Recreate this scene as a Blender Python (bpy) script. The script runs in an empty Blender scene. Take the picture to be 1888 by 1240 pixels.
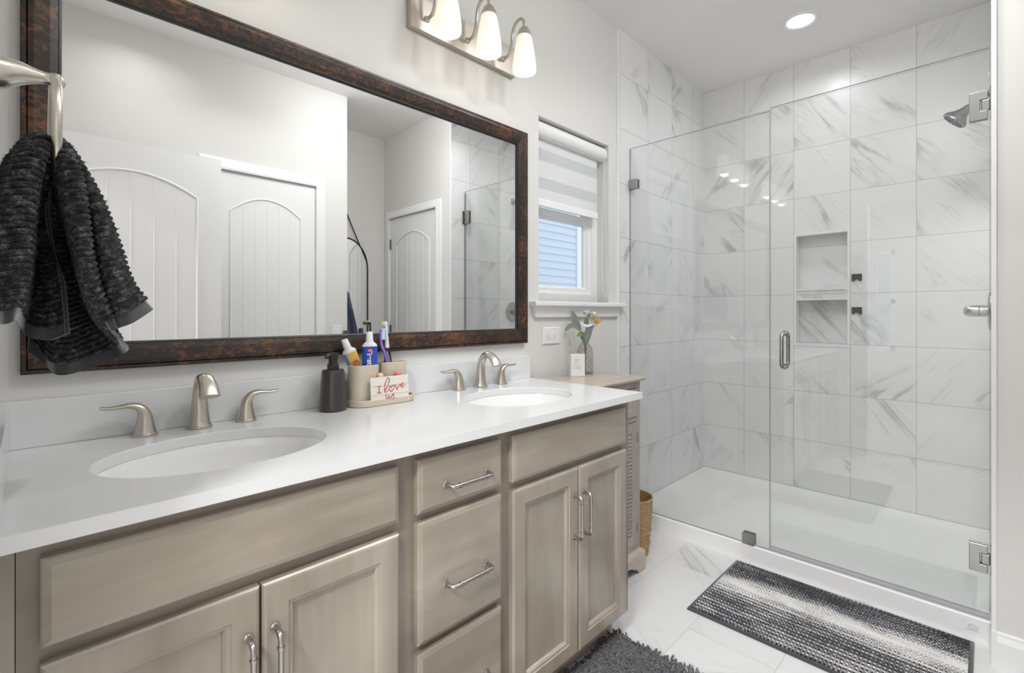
import bpy, bmesh, math, random
from math import sin, cos, pi, radians, atan2, sqrt
from mathutils import Vector, Matrix, noise as mnoise

S = bpy.context.scene
COL = S.collection

# ------------------------------------------------------------------ camera, world, exposure
cam_d = bpy.data.cameras.new('camera')
cam_d.sensor_width = 36.0
cam_d.lens = 890.0 / 1888.0 * 36.0
cam_d.shift_y = -43.0 / 1888.0
cam_d.clip_start = 0.02
cam = bpy.data.objects.new('camera', cam_d)
COL.objects.link(cam)
cam.location = (0.0, -1.45, 1.168)
cam.rotation_euler = (radians(90), 0, radians(44.7 - 90))
S.camera = cam

S.view_settings.view_transform = 'Standard'
S.view_settings.look = 'None'
S.view_settings.gamma = 1.0
S.view_settings.use_curve_mapping = False
S.view_settings.exposure = 0.32

wd = bpy.data.worlds.new('daylight')
S.world = wd
wd.use_nodes = True
bg = wd.node_tree.nodes['Background']
bg.inputs[0].default_value = (0.88, 0.935, 1.0, 1)
bg.inputs[1].default_value = 1.15

# brightness of the lamps (their builders are further down)
P_DOME_FILL = 21.0        # radiance of the added fill dome
P_SHOWER = 2.7      # the recessed light over the shower, W
P_BULB = 0.15         # each vanity bulb, W
P_FLOOR_FILL = 4.8         # added fill lights over the bathroom floor, W
P_BED_FILL = 60.0         # each added fill light in the bedroom, W
S.cycles.max_bounces = 14
S.cycles.diffuse_bounces = 7
S.cycles.glossy_bounces = 7
S.cycles.transmission_bounces = 10
S.cycles.transparent_max_bounces = 24
S.cycles.caustics_reflective = False
S.cycles.caustics_refractive = False

CEIL = 2.72
random.seed(7)

# ------------------------------------------------------------------ helpers
def link(o):
    COL.objects.link(o)
    return o

def root_loc(p):
    while p is not None and p.parent is not None:
        p = p.parent
    return Vector(p.location) if p is not None else Vector((0, 0, 0))

def tag(o, label=None, cat=None, group=None, kind=None):
    if label: o['label'] = label
    if cat: o['category'] = cat
    if group: o['group'] = group
    if kind: o['kind'] = kind
    return o

def thing(name, label, cat, loc=(0, 0, 0), group=None, kind=None):
    o = link(bpy.data.objects.new(name, None))
    o.location = loc
    o.empty_display_size = 0.05
    return tag(o, label, cat, group, kind)

class MB:
    """collects shapes and links them as one mesh object"""
    def __init__(self):
        self.v = []; self.f = []; self.mi = []; self.m = 0; self.M = None
    def add(self, vs, fs):
        b = len(self.v)
        if self.M is not None:
            vs = [self.M @ Vector(p) for p in vs]
        self.v += [tuple(p) for p in vs]
        self.f += [tuple(i + b for i in f) for f in fs]
        self.mi += [self.m] * len(fs)
    def box(self, x0, x1, y0, y1, z0, z1):
        vs = [(x0,y0,z0),(x1,y0,z0),(x1,y1,z0),(x0,y1,z0),(x0,y0,z1),(x1,y0,z1),(x1,y1,z1),(x0,y1,z1)]
        self.add(vs, [(0,3,2,1),(4,5,6,7),(0,1,5,4),(1,2,6,5),(2,3,7,6),(3,0,4,7)])
        return self
    def loft(self, rings, cap0=True, cap1=True, closed=True):
        n = len(rings[0]); vs = [p for r in rings for p in r]; fs = []
        for i in range(len(rings) - 1):
            for j in range(n if closed else n - 1):
                k = (j + 1) % n
                fs.append((i*n+j, i*n+k, (i+1)*n+k, (i+1)*n+j))
        if cap0: fs.append(tuple(reversed(range(n))))
        if cap1: fs.append(tuple((len(rings)-1)*n + j for j in range(n)))
        self.add(vs, fs)
        return self
    def lathe(self, prof, c=(0, 0, 0), n=32, cap0=True, cap1=True, axis='z', sx=1, sy=1):
        rings = []
        for r, h in prof:
            ring = []
            for j in range(n):
                a = 2*pi*j/n
                if axis == 'z': ring.append((c[0]+r*sx*cos(a), c[1]+r*sy*sin(a), c[2]+h))
                elif axis == 'y': ring.append((c[0]+r*cos(a), c[1]-h, c[2]+r*sin(a)))
                else: ring.append((c[0]+h, c[1]+r*cos(a), c[2]+r*sin(a)))
            rings.append(ring)
        return self.loft(rings, cap0, cap1)
    def tube(self, pts, r, n=12, closed=False, flat=None, up=None):
        P = [Vector(p) for p in pts]; m = len(P)
        R = r if isinstance(r, (list, tuple)) else [r]*m
        F = flat if isinstance(flat, (list, tuple)) else [flat or 1.0]*m
        T = []
        for i in range(m):
            if closed: t = P[(i+1) % m] - P[i-1]
            elif i == 0: t = P[1] - P[0]
            elif i == m-1: t = P[-1] - P[-2]
            else: t = P[i+1] - P[i-1]
            T.append(t.normalized())
        u = Vector(up) if up else Vector((0, 0, 1))
        if abs(u.dot(T[0])) > 0.9: u = Vector((1, 0, 0)) if not up else u
        a = (u - T[0]*u.dot(T[0])).normalized()
        rings = []
        for i in range(m):
            a = (a - T[i]*a.dot(T[i])).normalized()
            b = T[i].cross(a)
            rings.append([P[i] + (a*cos(2*pi*j/n)*F[i] + b*sin(2*pi*j/n))*R[i] for j in range(n)])
        if closed:
            rings.append(rings[0])
            return self.loft(rings, False, False)
        return self.loft(rings)
    def rects(self, x0, x1, z0, z1, prof, cap=True):
        """nested rectangles facing -y: prof is a list of (inset, y)"""
        rings = [[(x0+i,y,z0+i),(x1-i,y,z0+i),(x1-i,y,z1-i),(x0+i,y,z1-i)] for i, y in prof]
        return self.loft(rings, False, cap)
    def build(self, name, mat, parent=None, loc=None, smooth=35, bevel=None, sub=0):
        me = bpy.data.meshes.new(name)
        base = Vector(loc) if loc is not None and parent is None else root_loc(parent)
        me.from_pydata([tuple(Vector(p) - base) for p in self.v], [], self.f)
        mats = mat if isinstance(mat, (list, tuple)) else [mat]
        for m in mats: me.materials.append(m)
        if len(mats) > 1:
            me.polygons.foreach_set('material_index', self.mi)
        bm = bmesh.new(); bm.from_mesh(me)
        bmesh.ops.recalc_face_normals(bm, faces=bm.faces)
        bm.to_mesh(me); bm.free()
        if smooth:
            me.polygons.foreach_set('use_smooth', [True]*len(me.polygons))
            me.set_sharp_from_angle(angle=radians(smooth))
        me.update()
        o = link(bpy.data.objects.new(name, me))
        if parent is not None: o.parent = parent
        elif loc is not None: o.location = loc
        if bevel:
            b = o.modifiers.new('bevel', 'BEVEL'); b.width = bevel; b.segments = 3
            b.limit_method = 'ANGLE'; b.angle_limit = radians(40)
        if sub:
            s = o.modifiers.new('subdiv', 'SUBSURF'); s.levels = sub; s.render_levels = sub
        return o

def struct(o):
    o['kind'] = 'structure'
    return o

def copy_tree(o, loc, parent=None):
    c = o.copy(); link(c)
    if parent is None: c.location = loc
    else: c.parent = parent
    for ch in list(o.children): copy_tree(ch, None, c)
    return c

def smooth_path(pts, k=6, closed=False):
    """Catmull-Rom through points (any dimension)"""
    out = []; n = len(pts)
    rng = range(n if closed else n-1)
    for i in rng:
        p = [pts[(i+d) % n] if closed else pts[min(max(i+d, 0), n-1)] for d in (-1, 0, 1, 2)]
        for j in range(k):
            t = j/k
            out.append(tuple(0.5*((2*b)+(-a+c)*t+(2*a-5*b+4*c-d)*t*t+(-a+3*b-3*c+d)*t**3) for a, b, c, d in zip(*p)))
    if not closed: out.append(tuple(pts[-1]))
    return out

def stadium(cx, cy, hx, hy, z, n=40):
    """rounded-end oval: flats along x, half size hx, hy"""
    out = []; s = hx - hy; h = n//2
    for j in range(h+1):
        a = -pi/2 + pi*j/h; out.append((cx+s+hy*cos(a), cy+hy*sin(a), z))
    for j in range(h+1):
        a = pi/2 + pi*j/h; out.append((cx-s+hy*cos(a), cy+hy*sin(a), z))
    return out

# ------------------------------------------------------------------ materials
def new_mat(name):
    m = bpy.data.materials.new(name); m.use_nodes = True
    nt = m.node_tree
    for n in list(nt.nodes): nt.nodes.remove(n)
    out = nt.nodes.new('ShaderNodeOutputMaterial')
    return m, nt, out

class NB:
    def __init__(self, nt): self.nt = nt
    def n(self, t, **kw):
        x = self.nt.nodes.new(t)
        for k, v in kw.items(): setattr(x, k, v)
        return x
    def l(self, a, b): self.nt.links.new(a, b)
    def setin(self, s, v):
        if hasattr(v, 'is_output'): self.l(v, s)
        elif v is not None: s.default_value = v
    def math(self, op, a, b=None, c=None, clamp=False):
        x = self.n('ShaderNodeMath', operation=op, use_clamp=clamp)
        for i, v in enumerate((a, b, c)):
            if v is not None: self.setin(x.inputs[i], v)
        return x.outputs[0]
    def mix(self, f, a, b):
        x = self.n('ShaderNodeMix', data_type='RGBA')
        self.setin(x.inputs[0], f); self.setin(x.inputs[6], a); self.setin(x.inputs[7], b)
        return x.outputs[2]
    def ramp(self, f, stops):
        x = self.n('ShaderNodeValToRGB'); self.l(f, x.inputs[0])
        e = x.color_ramp.elements
        while len(e) < len(stops): e.new(0.5)
        for q, (p, c) in zip(e, stops):
            q.position = p; q.color = c if len(c) == 4 else (*c, 1)
        return x.outputs[0]
    def noise(self, vec, scale, detail=2, rough=0.5, dist=0.0):
        x = self.n('ShaderNodeTexNoise')
        if vec is not None: self.l(vec, x.inputs['Vector'])
        x.inputs['Scale'].default_value = scale; x.inputs['Detail'].default_value = detail
        x.inputs['Roughness'].default_value = rough; x.inputs['Distortion'].default_value = dist
        return x
    def xyz(self, a, b, c):
        x = self.n('ShaderNodeCombineXYZ')
        for i, v in enumerate((a, b, c)): self.setin(x.inputs[i], v)
        return x.outputs[0]
    def obj(self):
        return self.n('ShaderNodeTexCoord').outputs['Object']
    def mapping(self, vec, scale=(1,1,1), rot=(0,0,0), loc=(0,0,0)):
        x = self.n('ShaderNodeMapping'); self.l(vec, x.inputs[0])
        x.inputs['Scale'].default_value = scale; x.inputs['Rotation'].default_value = rot; x.inputs['Location'].default_value = loc
        return x.outputs[0]
    def bump(self, h, strength=0.3, dist=0.002):
        x = self.n('ShaderNodeBump'); self.l(h, x.inputs['Height'])
        x.inputs['Strength'].default_value = strength; x.inputs['Distance'].default_value = dist
        return x.outputs[0]

def c4(c): return (*c, 1) if len(c) == 3 else c

def pbr(name, col, rough=0.5, metal=0.0, noise_amt=0.0, noise_scale=20, bump=0.0, bump_scale=100, sheen=0.0, coat=0.0, spec=0.5, stretch=(1,1,1), trans=0.0, emit=None, emit_s=0.0, sss=0.0):
    m, nt, out = new_mat(name); b = NB(nt)
    p = b.n('ShaderNodeBsdfPrincipled')
    b.l(p.outputs[0], out.inputs[0])
    p.inputs['Roughness'].default_value = rough
    p.inputs['Metallic'].default_value = metal
    p.inputs['Specular IOR Level'].default_value = spec
    if sheen: p.inputs['Sheen Weight'].default_value = sheen
    if coat: p.inputs['Coat Weight'].default_value = coat
    if trans: p.inputs['Transmission Weight'].default_value = trans
    if emit: p.inputs['Emission Color'].default_value = c4(emit); p.inputs['Emission Strength'].default_value = emit_s
    vec = b.mapping(b.obj(), stretch)
    nz = b.noise(vec, noise_scale, 4, 0.6)
    k = noise_amt
    f = b.math('MULTIPLY_ADD', nz.outputs[0], 2*k, 1-k)
    x = b.n('ShaderNodeMix', data_type='RGBA', blend_type='MULTIPLY'); x.inputs[0].default_value = 1
    x.inputs[6].default_value = c4(col); b.l(b.xyz(f, f, f), x.inputs[7])
    b.l(x.outputs[2], p.inputs['Base Color'])
    if bump:
        nb = b.noise(vec, bump_scale, 3, 0.6)
        b.l(b.bump(nb.outputs[0], bump), p.inputs['Normal'])
    return m

def wood_mat(name, axis, ca, cb, cc, rough=0.34):
    """stained timber, grain along axis 'x' or 'z'"""
    m, nt, out = new_mat(name); b = NB(nt)
    p = b.n('ShaderNodeBsdfPrincipled'); b.l(p.outputs[0], out.inputs[0])
    o = b.obj()
    st = (1.3, 6, 6) if axis == 'x' else (6, 6, 1.3)
    big = b.noise(b.mapping(o, st), 1.1, 3, 0.55, 0.8)
    st2 = (3, 120, 120) if axis == 'x' else (120, 120, 3)
    fine = b.noise(b.mapping(o, st2), 1.0, 4, 0.65)
    cloud = b.noise(o, 3.6, 4, 0.55)
    c = b.ramp(big.outputs[0], [(0.25, ca), (0.55, cb), (0.85, cc)])
    k = b.math('MULTIPLY_ADD', fine.outputs[0], 0.12, 0.94)
    k2 = b.math('MULTIPLY', k, b.math('MULTIPLY_ADD', cloud.outputs[0], 0.62, 0.70))
    x = b.n('ShaderNodeMix', data_type='RGBA', blend_type='MULTIPLY'); x.inputs[0].default_value = 1
    b.l(c, x.inputs[6]); b.l(b.xyz(k2, k2, k2), x.inputs[7])
    b.l(x.outputs[2], p.inputs['Base Color'])
    p.inputs['Roughness'].default_value = rough
    b.l(b.bump(fine.outputs[0], 0.03), p.inputs['Normal'])
    p.inputs['Coat Weight'].default_value = 0.7; p.inputs['Coat Roughness'].default_value = 0.22
    return m

def tile_mat(name, au, av, ou, ov, su, sv, stag=0.0, grout=0.0027, base=(0.775,0.775,0.78), vein=(0.45,0.45,0.45), gcol=(0.46,0.46,0.465), rough=0.30, amt=1.0, seed=0.0):
    m, nt, out = new_mat(name); b = NB(nt)
    p = b.n('ShaderNodeBsdfPrincipled'); b.l(p.outputs[0], out.inputs[0])
    sep = b.n('ShaderNodeSeparateXYZ'); b.l(b.obj(), sep.inputs[0])
    U = sep.outputs['XYZ'.index(au)]; V = sep.outputs['XYZ'.index(av)]
    vv = b.math('DIVIDE', b.math('SUBTRACT', V, ov), sv)
    row = b.math('FLOOR', vv)
    uu = b.math('ADD', b.math('DIVIDE', b.math('SUBTRACT', U, ou), su), b.math('MULTIPLY', row, stag))
    colm = b.math('FLOOR', uu)
    fu = b.math('FRACT', uu); fv = b.math('FRACT', vv)
    du = b.math('MULTIPLY', b.math('MINIMUM', fu, b.math('SUBTRACT', 1.0, fu)), su)
    dv = b.math('MULTIPLY', b.math('MINIMUM', fv, b.math('SUBTRACT', 1.0, fv)), sv)
    g = b.math('LESS_THAN', b.math('MINIMUM', du, dv), grout*0.5)
    wn = b.n('ShaderNodeTexWhiteNoise', noise_dimensions='3D')
    b.l(b.xyz(colm, row, seed), wn.inputs['Vector'])
    ws = b.n('ShaderNodeSeparateColor'); b.l(wn.outputs['Color'], ws.inputs[0])
    sgn = b.math('SUBTRACT', b.math('MULTIPLY', b.math('GREATER_THAN', ws.outputs[2], 0.35), 2.0), 1.0)
    pu = b.math('MULTIPLY', U, sgn)
    d = b.math('SUBTRACT', b.math('MULTIPLY', pu, 0.75), b.math('MULTIPLY', V, 0.66))
    e = b.math('ADD', b.math('MULTIPLY', pu, 0.66), b.math('MULTIPLY', V, 0.75))
    offa = b.math('MULTIPLY', ws.outputs[0], 37.0); offb = b.math('MULTIPLY', ws.outputs[1], 53.0)
    vec = b.xyz(b.math('ADD', d, offa), b.math('ADD', b.math('MULTIPLY', e, 0.16), offb), seed)
    n1 = b.noise(vec, 2.6, 6, 0.58, 0.5)
    n2 = b.noise(vec, 7.0, 4, 0.6, 1.0)
    n3 = b.noise(b.xyz(b.math('ADD', d, offb), b.math('ADD', e, offa), seed), 3.0, 2, 0.5)
    def ridge(nz, w):
        return b.math('SUBTRACT', 1.0, b.math('DIVIDE', b.math('ABSOLUTE', b.math('SUBTRACT', nz.outputs[0], 0.5)), w), clamp=True)
    r1 = b.math('MULTIPLY', b.math('POWER', ridge(n1, 0.020), 1.2), 0.88)
    r2 = b.math('MULTIPLY', b.math('POWER', ridge(n2, 0.024), 1.5), 0.30)
    mask = b.math('MULTIPLY_ADD', n3.outputs[0], 4.5, -2.0, clamp=True)
    soft = b.math('MULTIPLY', b.math('MULTIPLY', ridge(n1, 0.11), mask), 0.17)
    vf = b.math('MULTIPLY', b.math('ADD', b.math('MULTIPLY', b.math('ADD', r1, r2), mask), soft), amt, clamp=True)
    col = b.mix(vf, c4(base), c4(vein))
    col = b.mix(g, col, c4(gcol))
    b.l(col, p.inputs['Base Color'])
    rg = b.math('MULTIPLY_ADD', g, 0.6, rough)
    b.l(rg, p.inputs['Roughness'])
    h = b.math('SUBTRACT', 1.0, g)
    b.l(b.bump(h, 0.4, 0.001), p.inputs['Normal'])
    return m

def glass_mat(name, tint, rough=0.0, refl=1.0):
    m, nt, out = new_mat(name); b = NB(nt)
    geo = b.n('ShaderNodeNewGeometry')
    ior = b.math('MULTIPLY_ADD', geo.outputs['Backfacing'], (1/1.5 - 1.5), 1.5)
    fr = b.n('ShaderNodeFresnel'); b.l(ior, fr.inputs['IOR'])
    t = b.n('ShaderNodeBsdfTransparent'); t.inputs[0].default_value = c4(tint)
    g = b.n('ShaderNodeBsdfGlossy'); g.inputs['Roughness'].default_value = rough
    mx = b.n('ShaderNodeMixShader')
    b.l(b.math('MULTIPLY', fr.outputs[0], refl, clamp=True), mx.inputs[0])
    b.l(t.outputs[0], mx.inputs[1]); b.l(g.outputs[0], mx.inputs[2])
    b.l(mx.outputs[0], out.inputs[0])
    return m

def emit_mat(name, col, s):
    m, nt, out = new_mat(name); b = NB(nt)
    e = b.n('ShaderNodeEmission'); e.inputs[0].default_value = c4(col); e.inputs[1].default_value = s
    b.l(e.outputs[0], out.inputs[0])
    return m

def shade_mat(name):
    m, nt, out = new_mat(name); b = NB(nt)
    d = b.n('ShaderNodeBsdfDiffuse'); d.inputs[0].default_value = (0.86, 0.83, 0.77, 1)
    t = b.n('ShaderNodeBsdfTranslucent'); t.inputs[0].default_value = (0.9, 0.84, 0.74, 1)
    mx = b.n('ShaderNodeMixShader'); mx.inputs[0].default_value = 0.35
    b.l(d.outputs[0], mx.inputs[1]); b.l(t.outputs[0], mx.inputs[2])
    g = b.n('ShaderNodeBsdfGlossy'); g.inputs['Roughness'].default_value = 0.25
    m2 = b.n('ShaderNodeMixShader'); m2.inputs[0].default_value = 0.05
    b.l(mx.outputs[0], m2.inputs[1]); b.l(g.outputs[0], m2.inputs[2])
    e = b.n('ShaderNodeEmission'); e.inputs[0].default_value = (1.0, 0.93, 0.83, 1); e.inputs[1].default_value = 0.26
    ad = b.n('ShaderNodeAddShader'); b.l(m2.outputs[0], ad.inputs[0]); b.l(e.outputs[0], ad.inputs[1])
    b.l(ad.outputs[0], out.inputs[0])
    return m

def burl_mat(name):
    m, nt, out = new_mat(name); b = NB(nt)
    p = b.n('ShaderNodeBsdfPrincipled'); b.l(p.outputs[0], out.inputs[0])
    o = b.obj()
    n1 = b.noise(b.mapping(o, (1.0, 1.0, 1.6)), 42, 5, 0.7, 1.6)
    n2 = b.noise(o, 9, 3, 0.6, 0.5)
    f = b.math('MULTIPLY', n1.outputs[0], b.math('MULTIPLY_ADD', n2.outputs[0], 0.9, 0.55))
    c = b.ramp(f, [(0.36, (0.008, 0.006, 0.0055)), (0.52, (0.030, 0.016, 0.011)), (0.66, (0.15, 0.056, 0.021))])
    b.l(c, p.inputs['Base Color'])
    p.inputs['Roughness'].default_value = 0.33
    b.l(b.bump(n1.outputs[0], 0.08), p.inputs['Normal'])
    return m

M = {}
M['paint'] = pbr('wall paint', (0.70, 0.693, 0.668), 0.55, bump=0.03, bump_scale=350, noise_amt=0.012, noise_scale=3)
M['ceil'] = pbr('ceiling paint', (0.84, 0.83, 0.815), 0.7, bump=0.05, bump_scale=260)
M['white'] = pbr('white trim paint', (0.80, 0.80, 0.795), 0.35)
M['door'] = pbr('white door paint', (0.79, 0.79, 0.79), 0.38)
M['quartz'] = pbr('white quartz', (0.715, 0.72, 0.725), 0.16, noise_amt=0.035, noise_scale=700)
M['ceramic'] = pbr('white ceramic', (0.82, 0.82, 0.82), 0.08)
M['acrylic'] = pbr('white acrylic', (0.86, 0.86, 0.855), 0.28)
G1, G2, G3 = (0.225, 0.188, 0.148), (0.325, 0.282, 0.230), (0.42, 0.374, 0.312)
M['woodz'] = wood_mat('taupe stained maple upright', 'z', G1, G2, G3)
M['woodx'] = wood_mat('taupe stained maple level', 'x', G1, G2, G3)
M['wframe'] = wood_mat('taupe stained maple frame', 'x', (0.185, 0.150, 0.122), (0.245, 0.202, 0.167), (0.30, 0.253, 0.210))
M['toe'] = pbr('pale toe board', (0.52, 0.42, 0.36), 0.6, noise_amt=0.1)
M['nickel'] = pbr('brushed nickel', (0.585, 0.535, 0.475), 0.33, 1.0, noise_amt=0.03, noise_scale=120)
M['satin'] = pbr('satin nickel ring', (0.62, 0.585, 0.52), 0.3, 1.0)
M['pewter'] = pbr('dark pewter', (0.43, 0.40, 0.385), 0.26, 1.0)
M['chrome'] = pbr('brushed chrome', (0.40, 0.40, 0.40), 0.26, 1.0)
M['darkmetal'] = pbr('dark bronze', (0.035, 0.032, 0.03), 0.4, 0.6)
M['mirror'] = pbr('silvered glass', (0.93, 0.935, 0.93), 0.0, 1.0)
M['burl'] = burl_mat('dark burl frame')
M['black'] = pbr('black bead', (0.012, 0.011, 0.011), 0.4)
M['glass'] = glass_mat('clear glass', (0.988, 0.993, 0.991), 0.0, 1.55)
M['pane'] = glass_mat('window pane', (0.96, 0.98, 1.0))
M['gedge'] = pbr('glass cut edge', (0.30, 0.34, 0.34), 0.15, spec=0.6)
M['seal'] = glass_mat('clear vinyl seal', (0.90, 0.91, 0.91), 0.25, 1.5)
M['shade'] = shade_mat('opal glass shade')
M['bulb'] = emit_mat('lit bulb', (1.0, 0.92, 0.80), 1.0)
M['lens'] = emit_mat('lit lens', (1.0, 0.98, 0.95), 4.5)
M['soap'] = pbr('dark stoneware', (0.040, 0.034, 0.034), 0.3, noise_amt=0.15, coat=0.25)
M['plasticblk'] = pbr('black plastic', (0.014, 0.014, 0.014), 0.3)
M['stone'] = pbr('beige diatomite', (0.56, 0.49, 0.395), 0.75, noise_amt=0.07, noise_scale=60, bump=0.1, bump_scale=300)
M['ivory'] = pbr('cream painted board', (0.72, 0.68, 0.61), 0.6, noise_amt=0.05)
M['groove'] = pbr('grey groove line', (0.42, 0.40, 0.37), 0.7)
M['red'] = pbr('red lettering', (0.48, 0.075, 0.09), 0.5, noise_amt=0.2, noise_scale=200)
M['blue'] = pbr('blue print', (0.018, 0.075, 0.46), 0.3)
M['ltblue'] = pbr('light blue print', (0.05, 0.27, 0.72), 0.3)
M['amber'] = pbr('amber print', (0.72, 0.46, 0.10), 0.3)
M['logored'] = pbr('red print', (0.72, 0.07, 0.06), 0.3)
M['pwhite'] = pbr('white plastic', (0.80, 0.80, 0.79), 0.25)
M['purple'] = pbr('purple plastic', (0.26, 0.15, 0.55), 0.3)
M['gray'] = pbr('grey rubber', (0.25, 0.24, 0.26), 0.5)
M['green'] = pbr('lime bristles', (0.45, 0.72, 0.10), 0.6)
M['skyblue'] = pbr('pale blue bristles', (0.45, 0.60, 0.85), 0.6)
M['pink'] = pbr('coral pink', (0.80, 0.20, 0.17), 0.4)
M['beige'] = pbr('beige knob', (0.72, 0.55, 0.36), 0.5)
M['smoke'] = glass_mat('smoky glass', (0.90, 0.89, 0.885), 0.03, 1.6)
M['smokeline'] = pbr('thick smoky glass rib', (0.22, 0.20, 0.195), 0.1, spec=0.8)
M['sage'] = pbr('sage leaf', (0.21, 0.245, 0.215), 0.7, noise_amt=0.25, noise_scale=60, sheen=0.3)
M['leafgreen'] = pbr('green leaf', (0.16, 0.27, 0.06), 0.6, noise_amt=0.2)
M['stem'] = pbr('green stem', (0.20, 0.28, 0.10), 0.6)
M['petal'] = pbr('white petals', (0.72, 0.77, 0.84), 0.6)
M['yellow'] = pbr('yellow blossom', (0.80, 0.56, 0.12), 0.7, noise_amt=0.2, noise_scale=200)
M['weather'] = wood_mat('weathered oak top', 'x', (0.36, 0.29, 0.24), (0.46, 0.385, 0.325), (0.55, 0.48, 0.41), 0.6)
M['weatherz'] = wood_mat('weathered grey wash', 'z', (0.25, 0.215, 0.195), (0.36, 0.315, 0.285), (0.48, 0.44, 0.41), 0.6)
M['gap'] = pbr('dark joint', (0.02, 0.017, 0.015), 0.8)
M['wicker'] = pbr('tan wicker', (0.46, 0.30, 0.15), 0.6, noise_amt=0.45, noise_scale=90)
M['shadefab'] = None
M['pvc'] = pbr('white vinyl frame', (0.86, 0.86, 0.86), 0.3)
M['navy'] = pbr('navy terry', (0.008, 0.012, 0.045), 0.9, bump=0.6, bump_scale=120, sheen=0.4, noise_amt=0.3)
M['hem'] = pbr('smooth charcoal hem', (0.030, 0.030, 0.037), 0.8, noise_amt=0.15, bump=0.1, bump_scale=250, sheen=0.6)
M['print'] = pbr('grey print', (0.45, 0.44, 0.45), 0.6)
M['siding'] = pbr('pale blue siding', (0.60, 0.66, 0.75), 0.6)
M['corner'] = pbr('white corner board', (0.80, 0.83, 0.88), 0.6)
M['leafout'] = pbr('tree leaves', (0.10, 0.20, 0.10), 0.7)
M['lawn'] = pbr('lawn', (0.12, 0.20, 0.07), 0.9, noise_amt=0.3)
M['carpet'] = pbr('bedroom carpet', (0.45, 0.43, 0.40), 0.95, noise_amt=0.1, noise_scale=200)

T0, TS = 0.086, 0.2995
M['t_back'] = tile_mat('marble tile facing the glass', 'Y', 'Z', -0.281, T0, 0.2960, TS, seed=1.3)
M['t_left'] = tile_mat('marble tile on the vanity wall', 'X', 'Z', 2.602, T0, 0.3035, TS, seed=4.1)
M['t_right'] = tile_mat('marble tile on the valve wall', 'X', 'Z', 2.452, T0, 0.3035, TS, seed=8.7)
M['t_floor'] = tile_mat('marble floor tile', 'X', 'Y', 1.733, -0.953, 0.612, 0.298, stag=0.335, base=(0.70, 0.70, 0.70), vein=(0.50, 0.50, 0.50), gcol=(0.50, 0.50, 0.50), rough=0.22, amt=1.1, seed=2.2)

# ------------------------------------------------------------------ the setting
WX0, WX1, WZ0, WZ1 = 1.636, 2.200, 1.222, 2.063      # window opening in the vanity wall
b = MB(); b.box(-0.15, 3.6, -2.6, 0.14, -0.1, 0); struct(b.build('floor', M['t_floor'], smooth=0))
b = MB(); b.box(-3.75, -0.15, -3.2, 1.3, -0.1, 0); struct(b.build('floor_bedroom', M['carpet'], smooth=0))
b = MB(); b.box(-4.2, 4.0, -3.6, 1.6, CEIL, CEIL+0.1); struct(b.build('ceiling', M['ceil'], smooth=0))
b = MB()
b.box(-0.15, WX0, 0, 0.14, 0, CEIL); b.box(WX1, 3.5, 0, 0.14, 0, CEIL)
b.box(WX0, WX1, 0, 0.14, 0, WZ0); b.box(WX0, WX1, 0, 0.14, WZ1, CEIL)
struct(b.build('wall_vanity', M['paint'], smooth=0))
# left wall with the doorway the photograph was taken from
b = MB()
b.box(-0.15, -0.036, -0.74, 0, 0, CEIL); b.box(-0.15, -0.036, -2.55, -1.69, 0, CEIL); b.box(-0.15, -0.036, -1.69, -0.74, 2.06, CEIL)
struct(b.build('wall_left', M['paint'], smooth=0))
# wall opposite the vanity, with the closet door
OX0, OX1, OZ = 0.78, 1.405, 2.033
b = MB()
b.box(-0.036, OX0, -1.97, -1.85, 0, CEIL); b.box(OX1, 1.633, -1.97, -1.85, 0, CEIL); b.box(OX0, OX1, -1.97, -1.85, OZ, CEIL)
b.box(1.513, 1.633, -2.43, -1.97, 0, CEIL)
struct(b.build('wall_opposite', M['paint'], smooth=0))
b = MB(); b.box(-0.036, 2.5, -2.55, -2.43, 0, CEIL); struct(b.build('wall_recess', M['paint'], smooth=0))
# wall right of the shower with the linen door
RX = 2.27
LY0, LY1, LZ = -2.325, -1.640, 1.995
b = MB()
b.box(RX, RX+0.12, LY1, -1.467, 0, CEIL); b.box(RX, RX+0.12, -2.43, LY0, 0, CEIL); b.box(RX, RX+0.12, LY0, LY1, LZ, CEIL)
b.box(RX+0.12, 3.5, -1.6, -1.467, 0, CEIL); b.box(RX+0.12, RX+0.2, -2.43, -1.6, 0, CEIL)
struct(b.build('wall_right', M['paint'], smooth=0))
# shower tile
b = MB(); b.box(2.29, 3.395, -0.010, 0.001, 0.03, CEIL); struct(b.build('wall_shower_left', M['t_left'], smooth=0))
b = MB(); b.box(2.274, 3.395, -1.4665, -1.455, 0.0, CEIL); struct(b.build('wall_shower_right', M['t_right'], smooth=0))
NY0, NY1, NZ0, NZ1 = -0.868, -0.582, 0.970, 1.657     # niche opening
BX = 3.391
b = MB()
b.box(BX, BX+0.11, NY1, 0.14, 0, CEIL); b.box(BX, BX+0.11, -1.6, NY0, 0, CEIL)
b.box(BX, BX+0.11, NY0, NY1, 0, NZ0); b.box(BX, BX+0.11, NY0, NY1, NZ1, CEIL)
b.box(BX+0.088, BX+0.11, NY0, NY1, NZ0, NZ1)
wb = struct(b.build('wall_shower_back', M['t_back'], smooth=0))
b = MB(); b.box(BX+0.004, BX+0.088, NY0, NY1, 1.252, 1.312); b.build('niche_shelf', M['t_back'], wb, smooth=0)
b = MB()
for z0, z1 in ((NZ0, NZ1),):
    rings = [[(BX-d, NY0-i, z0-i), (BX-d, NY1+i, z0-i), (BX-d, NY1+i, z1+i), (BX-d, NY0-i, z1+i)] for i, d in ((0.003, -0.06), (0.003, 0.004), (0.003-0.013, 0.004), (0.003-0.013, -0.06))]
    b.loft(rings, False, False)
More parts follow.
